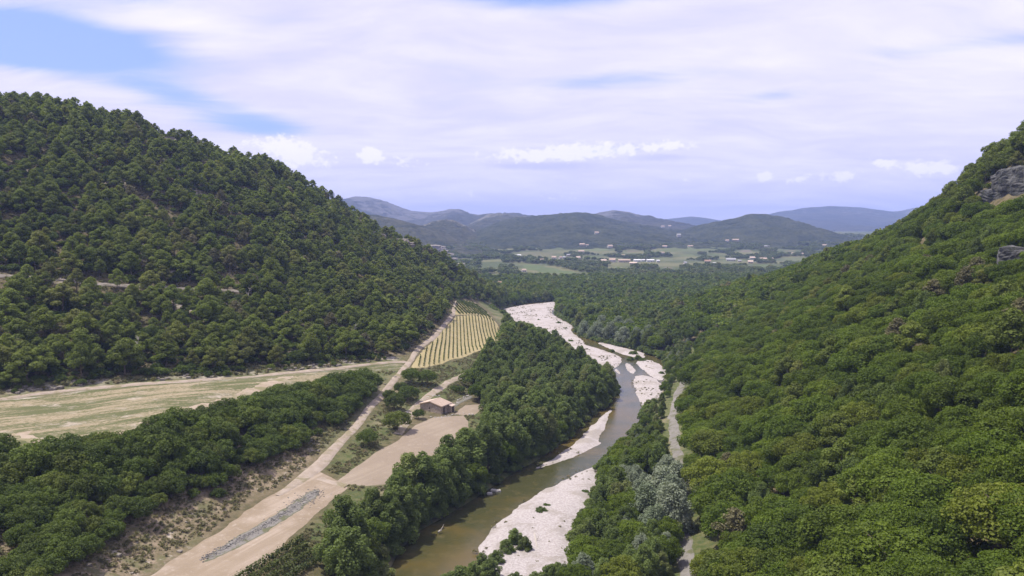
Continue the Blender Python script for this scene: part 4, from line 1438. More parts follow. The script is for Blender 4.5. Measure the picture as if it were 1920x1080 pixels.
for u_, v_, sx_, sy_, sz_, lab_, cl_, sd_ in ((1926, 347, 13, 4.2, 7.2, 'shaded grey cliff under the pines at the right edge', 9, 11), (1866, 368, 6, 3.0, 2.8, 'low grey rock shelf left of the shaded cliff', 3, 23)):
    x_, y_ = hit(u_, v_)
    cliff(x_ + .6, y_ + .4, float(zs(x_, y_)), sx_, sy_, sz_, R(-72), sd_, lab_, cl_)
rock(1902, 482, 50, 44, 'grey crag with a sunlit top in the right hand oak wood', mat='greyrock', y=232, rot=R(-35), n=12, deep=.8, layer=0, name='crag', sunk=.02, clear=.8)
rock(1722, 412, 22, 12, 'pale rock on the right skyline by the lone pine', y=448)

# white boulders at the river's left edge, drift log
for u, v, lab in [(925, 921, 'largest white boulder at the left edge of the brown river'), (934, 922, 'white boulder nearest midstream by the left bank'), (918, 927, 'flat white boulder closest to the left bank trees')]:
    x, y, _ = at(u, v, 0)
    V, F = rock_geo(u, .75, .55, .45, 5)
    o = link('boulder', mesh_np('boulder', V, F, False), mat=MT['stone'])
    o.location = (x, y, .12)
    tag(o, lab, 'boulder', 'white boulders in the river')
for (u0, v0, u1, v1, lab) in [(1210, 687, 1228, 692, 'long bare drift log on the right gravel bar'), (822, 998, 828, 994, 'pale drift log in the brown water'), (1002, 1000, 1008, 1030, 'fallen grey branch on the near gravel bar')]:
    a_, b_ = np.array(at(u0, v0, .5)), np.array(at(u1, v1, .6))
    V, F = tube([a_, (a_ + b_) / 2 + [0, 0, .15], b_], [.28, .24, .12], 7)
    v2, f2 = tube([(a_ + b_) / 2, (a_ + b_) / 2 + [.6, .3, .9], (a_ + b_) / 2 + [.9, .9, 1.4]], [.12, .09, .04], 5)
    o = link('drift_log', mesh_np('drift_log', np.concatenate([V, v2]), np.concatenate([F, f2 + len(V)])), mat=MT['dead'])
    tag(o, lab, 'log')

# loose stones: cut bank of the terrace track, and the long heap on the clearing


def stones(name, label, pts, smin, smax, mat, seed, mounded=None, kind='stuff'):
    g = np.random.default_rng(seed)
    base = [rock_geo(900 + i, 1, 1, .7, 3) for i in range(4)]
    Vs, Fs, off = [], [], 0
    for i, p in enumerate(pts):
        V, F = base[i % 4]
        s = smin + (smax - smin) * g.random() ** 2
        a = g.random() * 6.28
        M = np.array([[math.cos(a), -math.sin(a), 0], [math.sin(a), math.cos(a), 0], [0, 0, 1]])
        z_ = float(zs(p[0], p[1])) + (mounded(p) if mounded else 0) + s * .15
        Vs.append((V * s * np.array([1, .7 + .4 * g.random(), .6 + .5 * g.random()])) @ M.T + [p[0], p[1], z_])
        Fs.append(F + off)
        off += len(V)
    o = link(name, mesh_np(name, np.concatenate(Vs), np.concatenate(Fs), False), mat=mat)
    return tag(o, label, kind=kind)


g = np.random.default_rng(5)
x, y = cells(-230, -40, 215, 350, 1.5, 31)
k = inpoly(x, y, LEFT) & (dline(x, y, TERR_ROAD) > 2.5) & (dline(x, y, TERR_ROAD) < 8) & (vnoise(x, y, 8, 92, 2) > -.05)
stones('rubble', 'pale broken stones on the cut bank above the terrace track', list(zip(x[k], y[k])), .18, 1.0, MT['rock'], 1)
x, y = cells(-190, -20, 100, 330, 4.5, 32)
k = inpoly(x, y, scrub_poly)
stones('rubble', 'scattered pale stones on the brown scrub slope', [(a, b) for a, b in zip(x[k], y[k]) if g.random() < .5], .12, .6, MT['rock'], 2)
HEAP = hits([(384, 1048), (440, 1018), (500, 985), (550, 952), (596, 922)])
hp = resample(HEAP, .55)
HEAPB = [(a + .01, b) for a, b in smooth_line(hits([(378, 1052), (436, 1012), (498, 977), (548, 944), (590, 916), (604, 924), (556, 962), (504, 996), (444, 1030), (386, 1056)]), 1, True)]
tag(sheet('rubble_strip', wobble(resample(HEAPB, .5, True), .5, 2.5, 77), .5, drape(.16, .05, .5), MT['path'], .9), 'flat dark grey strip of spoil along the dirt clearing', kind='structure')
pts = []
for i, (a, b) in enumerate(hp):
    wd = .9 + 1.2 * abs(vnoise(np.array([a]), np.array([b]), 6, 5, 2)[0]) + (1.0 if i > len(hp) * .72 else 0)
    for _ in range(22):
        pts.append((a + g.normal() * wd * .6, b + g.normal() * wd * .6))
m, t = new_mat('heap_stone')
ng = t.n('ShaderNodeNewGeometry')
finish(t, t.mix(ng.outputs['Random Per Island'], (.05, .047, .043), (.23, .22, .205)), .9)
MT['heap'] = m
stones('rubble', 'long heap of dark and white broken stones on the dirt clearing', pts, .05, .19, MT['heap'], 3, mounded=lambda p: .06 + .08 * max(0, 1 - float(dline(np.array([p[0]]), np.array([p[1]]), HEAP)[0]) / 1.6))

# pale ledge path across the pine hill
tag(ribbon('dirt_track', LEDGE, 2.6, MT['rock'], .5, jitter=.9, seed=8), 'pale broken ledge running level across the pine hill', kind='structure')


# ------------------------------------------------------------------ the stone hut
def poly_mesh(name, V, F):
    me = bpy.data.meshes.new(name)
    me.from_pydata([tuple(v) for v in V], [], F)
    me.update()
    return me


def box_geo(x0, x1, y0, y1, z0, z1):
    V = [(a, b, c) for a in (x0, x1) for b in (y0, y1) for c in (z0, z1)]
    return V, [(0, 1, 3, 2), (4, 6, 7, 5), (0, 4, 5, 1), (2, 3, 7, 6), (0, 2, 6, 4), (1, 5, 7, 3)]


class Geo:
    def __init__(self):
        self.V, self.F = [], []

    def add(self, V, F):
        o = len(self.V)
        self.V += [tuple(v) for v in V]
        self.F += [tuple(i + o for i in f) for f in F]

    def box(self, *a):
        self.add(*box_geo(*a))

    def obj(self, name, mat, parent=None):
        return link(name, poly_mesh(name, self.V, self.F), parent, mat)


m, t = new_mat('hut_stone')
g_ = t.n('ShaderNodeTexCoord').outputs['Object']
vo = t.n('ShaderNodeTexVoronoi', {'Vector': t.v('MULTIPLY', g_, (1, 1, 1.5)), 'Scale': 2.2}, feature='F1')
cc = t.mix(t.ramp(t.n('ShaderNodeSeparateXYZ', {0: vo.outputs['Color']}).outputs[0], 0, 1, 0, 1, False), (.36, .30, .235), (.47, .40, .33))
cc = t.mix(t.ramp(vo.outputs['Distance'], .30, .55, 0, .5), cc, (.22, .17, .13))
finish(t, cc, .95, vo.outputs['Distance'], .12)
MT['hutwall'] = m
m, t = new_mat('roof_tile')
g_ = t.n('ShaderNodeTexCoord').outputs['Object']
finish(t, t.mix(t.noise(g_, 1.4, 6, .7), (.40, .315, .255), (.52, .425, .35)), .9)
MT['tile'] = m
for nm, c in [('dark_opening', (.025, .022, .02)), ('door_wood', (.10, .075, .05)), ('render_white', (.46, .44, .40)), ('render_cream', (.38, .33, .26)), ('roof_pale', (.36, .28, .22)), ('roof_grey', (.28, .28, .285)), ('ochre', (.46, .32, .14)), ('glass_dark', (.04, .05, .06)), ('roof_brown', (.27, .18, .125)), ('sheet_white', (.56, .56, .56))]:
    m, t = new_mat(nm)
    gg = t.n('ShaderNodeNewGeometry').outputs['Position']
    finish(t, t.mix(t.noise(gg, .6, 4, .6), tuple(a * .88 for a in c), tuple(min(.85, a * 1.08) for a in c)), .85)
    MT[nm] = m

hx, hy = hit(827.5, 777)
hz = float(zs(hx, hy))
hut = bpy.data.objects.new('stone_hut', None)
COL.objects.link(hut)
hut.location = (hx, hy, hz)
# local x runs along the gable wall to the left-back, local y along the side wall to the back
ga = Vector((-.88, .475, 0)).normalized()
hut.rotation_euler = (0, 0, math.atan2(ga.y, ga.x))
tag(hut, 'small stone hut with a low tiled gable roof beside the ploughed field', 'hut')
W, DP, EV, RG, T = 9.4, 6.4, 3.0, 4.15, .45       # the building lies at local y < 0 (to the right-back)
G = Geo()
mid = W * .52
# gable walls with the small window hole left open in the near one
def gable(y0, y1, hole=None):
    G.box(0, W, y0, y1, -1.0, 1.3) if hole else G.box(0, W, y0, y1, -1.0, EV)
    if hole:
        G.box(0, hole[0], y0, y1, 1.3, 2.0)
        G.box(hole[1], W, y0, y1, 1.3, 2.0)
        G.box(0, W, y0, y1, 2.0, EV)
    V = [(0, y0, EV), (W, y0, EV), (mid, y0, RG), (0, y1, EV), (W, y1, EV), (mid, y1, RG)]
    G.add(V, [(0, 1, 2), (5, 4, 3), (0, 2, 5, 3), (2, 1, 4, 5), (0, 3, 4, 1)])
gable(-T, 0, (5.0, 5.6))
gable(-DP, -DP + T)
# side wall towards the right with a doorway
G.box(0, T, -1.2, -T, -1.0, EV)
G.box(0, T, -2.5, -1.2, 2.2, EV)
G.box(0, T, -DP + T, -2.5, -1.0, EV)
G.box(W - T, W, -DP + T, -T, -1.0, EV)
G.obj('wall', MT['hutwall'], hut)
for x0, z0, x1, z1 in ((-.45, EV - .16, mid, RG + .05), (W + .45, EV - .16, mid, RG + .05)):
    S = Geo()
    for (yy0, yy1) in ((-DP - .35, .35),):
        V = [(x0, yy0, z0), (x1, yy0, z1), (x1, yy1, z1), (x0, yy1, z0), (x0, yy0, z0 + .16), (x1, yy0, z1 + .16), (x1, yy1, z1 + .16), (x0, yy1, z0 + .16)]
        S.add(V, [(0, 1, 2, 3), (7, 6, 5, 4), (0, 4, 5, 1), (1, 5, 6, 2), (2, 6, 7, 3), (3, 7, 4, 0)])
    # rows of half round tiles running down the slope
    for i in range(24):
        yy = -DP - .2 + i * (DP + .4) / 23
        V, F = tube([(x0, yy, z0 + .19), ((x0 + x1) / 2, yy, (z0 + z1) / 2 + .19), (x1, yy, z1 + .19)], [.09, .09, .09], 6)
        S.add(V, [tuple(int(a) for a in f) for f in F])
    S.obj('roof', MT['tile'], hut)
S = Geo()
V, F = tube([(mid, -DP - .35, RG + .24), (mid, -DP / 2, RG + .24), (mid, .35, RG + .24)], [.16, .16, .16], 8)
S.add(V, [tuple(int(a) for a in f) for f in F])
S.obj('ridge_cap', MT['tile'], hut)
S = Geo()
S.add([(-.45, .30, EV - .20), (mid, .30, RG + .0), (W + .45, .30, EV - .20), (W + .45, .30, EV - .38), (mid, .30, RG - .18), (-.45, .30, EV - .38), (-.45, .24, EV - .20), (mid, .24, RG), (W + .45, .24, EV - .20), (W + .45, .24, EV - .38), (mid, .24, RG - .18), (-.45, .24, EV - .38)],
      [(0, 1, 4, 5), (1, 2, 3, 4), (11, 10, 7, 6), (10, 9, 8, 7), (0, 6, 7, 1), (1, 7, 8, 2), (5, 4, 10, 11), (4, 3, 9, 10), (0, 5, 11, 6), (2, 8, 9, 3)])
S.obj('fascia', MT['ochre'], hut)
S = Geo()
S.box(.14, .24, -2.48, -1.22, -.2, 2.18)
dr = S.obj('door', MT['door_wood'], hut)
S = Geo()
S.box(.08, .14, -2.40, -2.32, .9, 1.05)
S.obj('handle', MT['dark_opening'], dr)
S = Geo()
S.box(5.02, 5.58, -.34, -.28, 1.32, 1.98)
S.obj('window', MT['glass_dark'], hut)
S = Geo()
S.box(4.9, 5.7, -.02, .10, 1.18, 1.29)
S.obj('sill', MT['hutwall'], hut)
# small lean-to annex at the back right
S = Geo()
S.box(-1.5, -.02, -DP - .2, -DP + 2.0, -.8, 2.2)
S.obj('annex_wall', MT['hutwall'], hut)
S = Geo()
S.add([(-1.8, -DP - .45, 2.2), (.0, -DP - .45, 2.75), (.0, -DP + 2.25, 2.75), (-1.8, -DP + 2.25, 2.2), (-1.8, -DP - .45, 2.34), (.0, -DP - .45, 2.9), (.0, -DP + 2.25, 2.9), (-1.8, -DP + 2.25, 2.34)],
      [(0, 1, 2, 3), (7, 6, 5, 4), (0, 4, 5, 1), (1, 5, 6, 2), (2, 6, 7, 3), (3, 7, 4, 0)])
S.obj('annex_roof', MT['tile'], hut)
S = Geo()
S.box(-1.53, -1.49, -DP + .4, -DP + 1.4, -.2, 1.8)
S.obj('annex_door', MT['dark_opening'], hut)
# tumbled garden walls round the hut
hutpts = []
for ln in (hits([(806, 782), (826, 784), (850, 777), (868, 776), (885, 778)]), hits([(798, 757), (790, 752), (805, 742), (825, 742)]), hits([(848, 762), (862, 748), (880, 742)]), hits([(752, 800), (757, 790), (764, 772)])):
    for a, b in resample(ln, .7):
        for _ in range(2):
            hutpts.append((a + g.normal() * .45, b + g.normal() * .45))
stones('rubble', 'tumbled dry stone walls around the stone hut', hutpts, .10, .36, MT['stone'], 9)

# ------------------------------------------------------------------ far buildings
from mathutils.bvhtree import BVHTree
_bv = []
for o in COL.objects:
    if o.name.startswith(('hill', 'mountain')):
        me_ = o.data
        co = np.empty(len(me_.vertices) * 3, np.float32)
        me_.vertices.foreach_get('co', co)
        fc = np.empty(len(me_.polygons) * 4, np.int32)
        me_.polygons.foreach_get('vertices', fc)
        _bv.append(BVHTree.FromPolygons(co.reshape(-1, 3).tolist(), fc.reshape(-1, 4).tolist()))


def hit_any(u, v):
    d = Vector(ray(u, v)).normalized()
    x_, y_ = hit(u, v)
    z_ = float(zs(x_, y_))
    best = math.sqrt(x_ * x_ + y_ * y_ + (z_ - CAM_Z) ** 2)
    res = (x_, y_, z_)
    for b in _bv:
        h_ = b.ray_cast(Vector((0, 0, CAM_Z)), d, 9000)
        if h_[0] is not None and h_[3] < best:
            best, res = h_[3], tuple(h_[0])
    return res


def house(u, v, wpx, hpx, label, wall='render_white', roof='roof_pale', rot=0, name='house', depth=.75, cat='house', flat=False):
    p = hit_any(u, v)
    s = p[1] / FPX
    W_, H_ = wpx * s, hpx * s
    D_ = max(5.0, W_ * depth)
    e = bpy.data.objects.new(name, None)
    COL.objects.link(e)
    e.location = (p[0], p[1] + D_ / 2, p[2] - .4)
    e.rotation_euler = (0, 0, R(rot))
    tag(e, label, cat, 'houses across the valley floor')
    G = Geo()
    hw = H_ * (.62 if not flat else .72)
    G.box(-W_ / 2, W_ / 2, -D_ / 2, D_ / 2, -2.5, hw)
    V = [(-W_ / 2, -D_ / 2, hw), (-W_ / 2, D_ / 2, hw), (-W_ / 2, 0, H_ - .05), (W_ / 2, -D_ / 2, hw), (W_ / 2, D_ / 2, hw), (W_ / 2, 0, H_ - .05)]
    G.add(V, [(0, 1, 2), (5, 4, 3)])
    G.obj('wall', MT[wall], e)
    G = Geo()
    o_ = .06 * W_
    for sgn in (-1, 1):
        a = [(-W_ / 2 - o_, sgn * (D_ / 2 + .5), hw - .25), (W_ / 2 + o_, sgn * (D_ / 2 + .5), hw - .25), (W_ / 2 + o_, 0, H_), (-W_ / 2 - o_, 0, H_)]
        b = [(q[0], q[1], q[2] + .3) for q in a]
        G.add(a + b, [(0, 1, 2, 3), (7, 6, 5, 4), (0, 4, 5, 1), (1, 5, 6, 2), (2, 6, 7, 3), (3, 7, 4, 0)])
    rf = G.obj('roof', MT[roof], e)
    if not flat and wpx > 8:
        G = Geo()
        G.box(W_ * .22, W_ * .22 + .9, -.45, .45, H_ - .5, H_ + 1.3)
        G.obj('chimney', MT[wall], rf)
    nw = max(2, int(W_ / 3.2))
    for i in range(nw):
        xx = (i + .5) / nw * W_ - W_ / 2
        G = Geo()
        tall = (i == nw // 2)
        z0, z1 = (0, min(2.2, hw * .8)) if tall else (hw * .35, hw * .75)
        G.box(xx - .55, xx + .55, -D_ / 2 - .04, -D_ / 2 + .05, z0, z1)
        G.obj('door' if tall else 'window', MT['door_wood'] if tall else MT['glass_dark'], e)
    HOUSES.append((p[0], p[1], W_, D_))
    return e


HL = [
    (929, 539, 26, 11, 'brown roofed farmhouse below the terraced vineyard', 'render_cream', 'roof_brown', 12), (1003, 533, 13, 5, 'grey roofed shed at the right end of the far vineyard', 'render_cream', 'roof_grey', 5),
    (982, 510, 8, 6, 'small white house in the trees by the long meadow', 'render_white', 'roof_pale', 20), (971, 482, 11, 5, 'low white shed at the left of the village', 'sheet_white', 'sheet_white', 0),
    (1016, 490, 7, 5, 'small pale house half hidden in trees left of the village', 'render_cream', 'roof_pale', 15), (1039, 486, 8, 6, 'pale house left of the paired white houses', 'render_white', 'roof_pale', -10),
    (1051, 486, 5, 6, 'left one of the paired white houses in the trees', 'render_white', 'roof_pale', 30), (1058, 485, 5, 5, 'right one of the paired white houses in the trees', 'render_white', 'roof_grey', -20),
    (1066, 481, 7, 5, 'grey roofed house behind the paired white houses', 'render_cream', 'roof_grey', 10), (1084, 487, 8, 7, 'pink roofed house standing alone in the tree belt', 'render_cream', 'tile', 25),
    (1090, 474, 10, 5, 'wide pale house below the broad green field', 'render_white', 'roof_pale', 0), (1092, 461, 9, 5, 'pale farmhouse in the middle of the broad green field', 'render_cream', 'roof_pale', -15),
    (1101, 461, 5, 3, 'small white barn beside the farmhouse in the broad field', 'render_white', 'roof_pale', 0), (1144, 465, 9, 6, 'white farmhouse at the right end of the broad green field', 'render_white', 'roof_pale', 20),
    (1119, 439, 7, 5, 'lone white house on the slope of the wooded hill', 'render_white', 'roof_pale', 10), (1132, 492, 10, 6, 'tiled house at the left end of the village row', 'render_cream', 'tile', 15),
    (1149, 492, 11, 8, 'white gabled house second in the village row', 'render_white', 'roof_pale', -20), (1171, 492, 21, 6, 'long cream shed in the village row', 'render_cream', 'roof_pale', 2),
    (1188, 496, 13, 5, 'low pink roofed house in front of the village row', 'render_cream', 'tile', -8), (1195, 491, 12, 5, 'left one of the long white sheds', 'sheet_white', 'sheet_white', 0),
    (1206, 490, 7, 4, 'short white shed between the two long ones', 'sheet_white', 'sheet_white', 5), (1220, 491, 13, 5, 'longest white shed right of the village centre', 'sheet_white', 'sheet_white', 0),
    (1234, 492, 6, 5, 'square white building at the end of the white sheds', 'render_white', 'sheet_white', 15), (1169, 480, 6, 3, 'small white house behind the village row', 'render_white', 'roof_pale', 0),
    (1242, 476, 7, 4, 'small white house above the white sheds', 'render_white', 'roof_pale', 12), (1247, 464, 8, 4, 'white house at the left end of the right hand field', 'render_white', 'roof_pale', -10),
    (1295, 463, 9, 3, 'pale low house on the upper edge of the right hand field', 'render_white', 'roof_pale', 0), (1243, 427, 6, 4, 'left villa on the saddle between the hills', 'render_white', 'roof_pale', 10),
    (1256, 426, 5, 4, 'right villa on the saddle between the hills', 'render_white', 'roof_pale', -10), (1273, 444, 7, 6, 'tall white house on the slope below the saddle', 'render_white', 'roof_grey', 5),
    (1364, 453, 6, 4, 'white house at the left of the estate on the far slope', 'render_white', 'roof_pale', 0), (1380, 452, 11, 4, 'long estate building at the foot of the rounded hill', 'render_cream', 'roof_pale', 0),
    (1285, 496, 6, 6, 'narrow white house in the dark trees', 'render_white', 'roof_grey', 30), (1328, 493, 11, 6, 'dark roofed cream house right of the dark trees', 'render_white', 'roof_brown', -15),
    (1340, 495, 5, 3, 'tiny white shed right of the dark roofed house', 'render_white', 'sheet_white', 0), (1372, 490, 16, 6, 'long white house left of the pink pair', 'render_white', 'roof_grey', -12),
    (1387, 491, 6, 4, 'small garage right of the long white house', 'render_cream', 'roof_grey', 0), (1411, 486, 10, 5, 'upper one of the pink roofed pair', 'render_white', 'tile', 10),
    (1408, 494, 9, 6, 'lower one of the pink roofed pair', 'render_cream', 'tile', -10), (1432, 489, 13, 6, 'wide white house with a pale roof right of the pink pair', 'render_white', 'roof_pale', 5),
    (1447, 486, 6, 3, 'small white house at the right end of the village', 'render_white', 'roof_pale', 0), (1438, 463, 9, 3, 'pale building at the foot of the rounded hill', 'render_cream', 'roof_grey', 0),
    (1453, 473, 6, 4, 'white house in the trees under the rounded hill', 'render_white', 'roof_pale', 25), (1487, 477, 5, 4, 'small white house in the right hand tree belt', 'render_white', 'roof_pale', 10),
    (1505, 479, 6, 5, 'tall narrow white house in the right hand tree belt', 'render_white', 'roof_pale', 40), (1547, 462, 8, 4, 'pale house by the mouth of the right side valley', 'render_cream', 'roof_pale', 0),
    (1290, 523, 9, 4, 'white roofed shed among the near valley trees', 'sheet_white', 'sheet_white', -15), (1276, 521, 8, 3, 'white caravan like shed left of the white roofed shed', 'sheet_white', 'sheet_white', -10),
]
for i, (u, v, a, b, lab, wl, rf, ro) in enumerate(HL):
    house(u, v, a, b, lab, wl, rf, ro, flat=('shed' in lab or 'barn' in lab), name='shed' if 'shed' in lab else ('farmhouse' if 'farmhouse' in lab else 'house'), cat='shed' if 'shed' in lab else 'house')
# ------------------------------------------------------------------ vines
def vine_row(a, b, h, wdt, dens, seed, label, group, size=.42, gaps=.35):
    L = math.hypot(b[0] - a[0], b[1] - a[1])
    if L < 4:
        return
    g = np.random.default_rng(seed)
    n = int(L * dens)
    s_ = g.random(n) * L
    keep = vnoise(s_, s_ * 0 + seed, 2.5, seed, 2) > -gaps - .3
    s_ = s_[keep]
    n = len(s_)
    ux, uy = (b[0] - a[0]) / L, (b[1] - a[1]) / L
    o_ = g.normal(size=n) * wdt * .4
    X, Y = a[0] + ux * s_ - uy * o_, a[1] + uy * s_ + ux * o_
    Z = zs(X, Y) + .25 + h * g.random(n)
    pos = np.column_stack([X, Y, Z])
    nor = g.normal(size=(n, 3)) + [0, 0, .6]
    nor /= np.linalg.norm(nor, axis=1)[:, None]
    tg = np.cross(nor, g.normal(size=(n, 3)))
    tg /= np.linalg.norm(tg, axis=1)[:, None]
    bi = np.cross(nor, tg)
    s2 = size * (.6 + .8 * g.random(n))[:, None] * .5
    V = np.stack([pos - tg * s2, pos + bi * s2, pos + tg * s2, pos - bi * s2], 1).reshape(-1, 3)
    V = np.column_stack([V[:, 0] - a[0], V[:, 1] - a[1], V[:, 2] - float(zs(a[0], a[1]))])
    me = mesh_np('vine_row', V, np.arange(4 * n).reshape(-1, 4), False)
    attr(me, 'tint', np.repeat(g.random(n), 4))
    o = link('vine_row', me, mat=LF['vine'])
    o.location = (a[0], a[1], float(zs(a[0], a[1])))
    tag(o, label, 'vine row', group)


def clip_rows(poly, p0, p1, spacing, off0, count, inset):
    """parallel rows through direction p0->p1 clipped to a field outline"""
    d = np.array(p1) - np.array(p0)
    d /= np.linalg.norm(d)
    nrm = np.array([d[1], -d[0]])
    out = []
    for i in range(count):
        o = np.array(p0) + nrm * (off0 + i * spacing)
        ts = np.arange(-200, 300, .5)
        P = o + ts[:, None] * d
        ok = sdpoly(P[:, 0], P[:, 1], poly) > inset
        if ok.sum() > 8:
            k0, k1 = np.argmax(ok), len(ok) - 1 - np.argmax(ok[::-1])
            out.append((tuple(P[k0]), tuple(P[k1])))
    return out


r0, r1 = hit(865, 668), hit(862, 596)
lo = clip_rows(VINE_LOW, r0, r1, 2.15, -45, 48, 1.0)
for i, (a, b) in enumerate(lo):
    vine_row(a, b, .85, .24, 13, 200 + i, 'thin green vine row running up the straw coloured lower vineyard', 'vine rows of the lower vineyard', .36, 1.0)
r0, r1 = hit(872, 590), hit(856, 574)
for i, (a, b) in enumerate(clip_rows(VINE_UP, r0, r1, 3.0, -40, 40, 1.0)):
    vine_row(a, b, 1.1, .45, 14, 300 + i, 'bushy green vine row slanting across the upper vineyard', 'vine rows of the upper vineyard', .62, 1.0)
r0, r1 = hit(452, 1078), hit(566, 1008)
d_ = np.array(r1) - np.array(r0)
d_ /= np.linalg.norm(d_)
nn_ = np.array([d_[1], -d_[0]])
for i, lab in enumerate(['leafy vine row along the edge of the dirt clearing', 'second vine row from the dirt clearing under the wood', 'third vine row from the dirt clearing under the wood', 'vine row nearest the wood at the bottom of the clearing']):
    o = np.array(r0) + nn_ * (1.2 + i * 2.4)
    vine_row(tuple(o - d_ * 14), tuple(o + d_ * (19 - 2.0 * i)), 1.5, .6, 60, 400 + i, lab, 'vine rows at the foot of the clearing', .34, .8)

# bare dead trees
def dead_tree(u, v, h, label, lean):
    x, y = hit(u, v)
    g = np.random.default_rng(int(u + v))
    z = h
    V, F = tube([(0, 0, -.4), (lean * .3, 0, h * .35), (lean * .7, .1, h * .7), (lean, .2, h)], [.24, .19, .13, .04], 6)
    o = link('dead_tree', None)
    o.location = (x, y, float(zs(x, y)))
    tag(o, label, 'dead tree')
    link('trunk', mesh_np('trunk', V, F), o, MT['dead'])
    for i in range(7):
        f = .45 + .5 * g.random()
        a = g.random() * 6.28
        s = np.array([lean * f, .1, h * f])
        e = s + np.array([math.cos(a), math.sin(a), .7]) * h * (.10 + .12 * g.random())
        V, F = tube([s, (s + e) / 2 + [0, 0, .15], e], [.09, .07, .02], 5)
        link('branch', mesh_np('branch', V, F), o, MT['dead'])
    DEAD.append((x, y))


DEAD = []
for u, v, h, lab, ln in [(267, 488, 8, 'pale dead trunk standing among pines above the ledge', .3), (388, 462, 9, 'forked grey dead tree in the middle of the pine hill', -.6), (583, 592, 11, 'tall bare white trunk low on the pine hill', .2), (250, 682, 10, 'leaning dead trunk near the terrace track', 2.4), (655, 645, 9, 'slanting bare trunk at the foot of the pine hill', 3.0), (565, 655, 9, 'thin leaning bare trunk left of the slanting one', 2.6), (462, 575, 9, 'bare leaning pine trunk below the pale ledge', 1.8), (1912, 662, 9, 'bare leaning trunk in the right hand oak wood', 1.2)]:
    dead_tree(u, v, h, lab, ln)

# ------------------------------------------------------------------ which trees can be told apart
ALL = []
for (kd, x, y, s, zone_, wd) in TREES:
    bad = False
    for rx, ry, rs in ROCKS:
        # keep the faces of the rocks clear towards the valley
        dx_, dy_ = x - rx, y - ry
        L = math.hypot(rx, ry)
        al = (dx_ * rx + dy_ * ry) / L
        ac = abs(dx_ * ry - dy_ * rx) / L
        if ac < rs * .9 + 1.6 and -(9 + rs) < al < rs * .8:
            bad = True
            break
    if not bad:
        for dx_, dy_ in DEAD:
            if math.hypot(x - dx_, y - dy_) < 3.2:
                bad = True
        if abs(x - hx) < 30 and abs(y - hy) < 30:
            lx, ly = x - hx, y - hy
            a_ = lx * ga.x + ly * ga.y
            b_ = lx * ga.y - ly * ga.x
            if -3.5 < a_ < W + 1.5 and -3.5 < b_ < DP + 1.5:
                bad = True
    if not bad:
        ALL.append((kd, x, y, s, zone_, wd))
AX = np.array([a[1] for a in ALL])
AY = np.array([a[2] for a in ALL])
AZ = zs(AX, AY)
AS = np.array([a[3] for a in ALL])
AH = np.array([KD[a[0]].h for a in ALL]) * AS
rad = {'pine': 3.2, 'brown': 3.2, 'oak': 4.2, 'poplar': 3.2, 'silver': 3.4, 'dark': 3.4, 'shrub': 2.0, 'willow': 2.0}
AR = np.array([rad[a[0]] * a[3] * a[5] for a in ALL])
# line of sight over the ground
vis = np.ones(len(ALL), bool)
top = AZ + AH * .85
for f in np.linspace(.06, .97, 46):
    vis &= (CAM_Z + (top - CAM_Z) * f) > zs(AX * f, AY * f) - .5
PU, PV, PF = proj(AX, AY, AZ + AH * .6)
hw_ = AR * FPX / PF / 3
hh_ = AH * .42 * FPX / PF / 3
zb = np.zeros((360, 640), bool)
seen = np.zeros(len(ALL), int)
for i in np.argsort(PF):
    if not vis[i]:
        continue
    cu, cv_ = PU[i] / 3, PV[i] / 3
    a, b = max(hw_[i], .7), max(hh_[i], .7)
    u0, u1 = int(max(0, cu - a)), int(min(639, cu + a))
    v0, v1 = int(max(0, cv_ - b)), int(min(359, cv_ + b))
    if u1 < u0 or v1 < v0:
        continue
    Yg, Xg = np.ogrid[v0:v1 + 1, u0:u1 + 1]
    mk = ((Xg - cu) / a) ** 2 + ((Yg - cv_) / b) ** 2 <= 1
    sub = zb[v0:v1 + 1, u0:u1 + 1]
    seen[i] = int((mk & ~sub).sum())
    sub |= mk

NAMES = {'pine': 'pine_tree', 'brown': 'pine_tree', 'oak': 'oak_tree', 'poplar': 'poplar_tree', 'silver': 'silver_poplar', 'dark': 'evergreen_tree', 'shrub': 'shrub', 'willow': 'willow_bush'}
LIMIT = {'pine': 275, 'brown': 22, 'oak': 290, 'poplar': 290, 'silver': 80, 'dark': 290, 'shrub': 120, 'willow': 80}


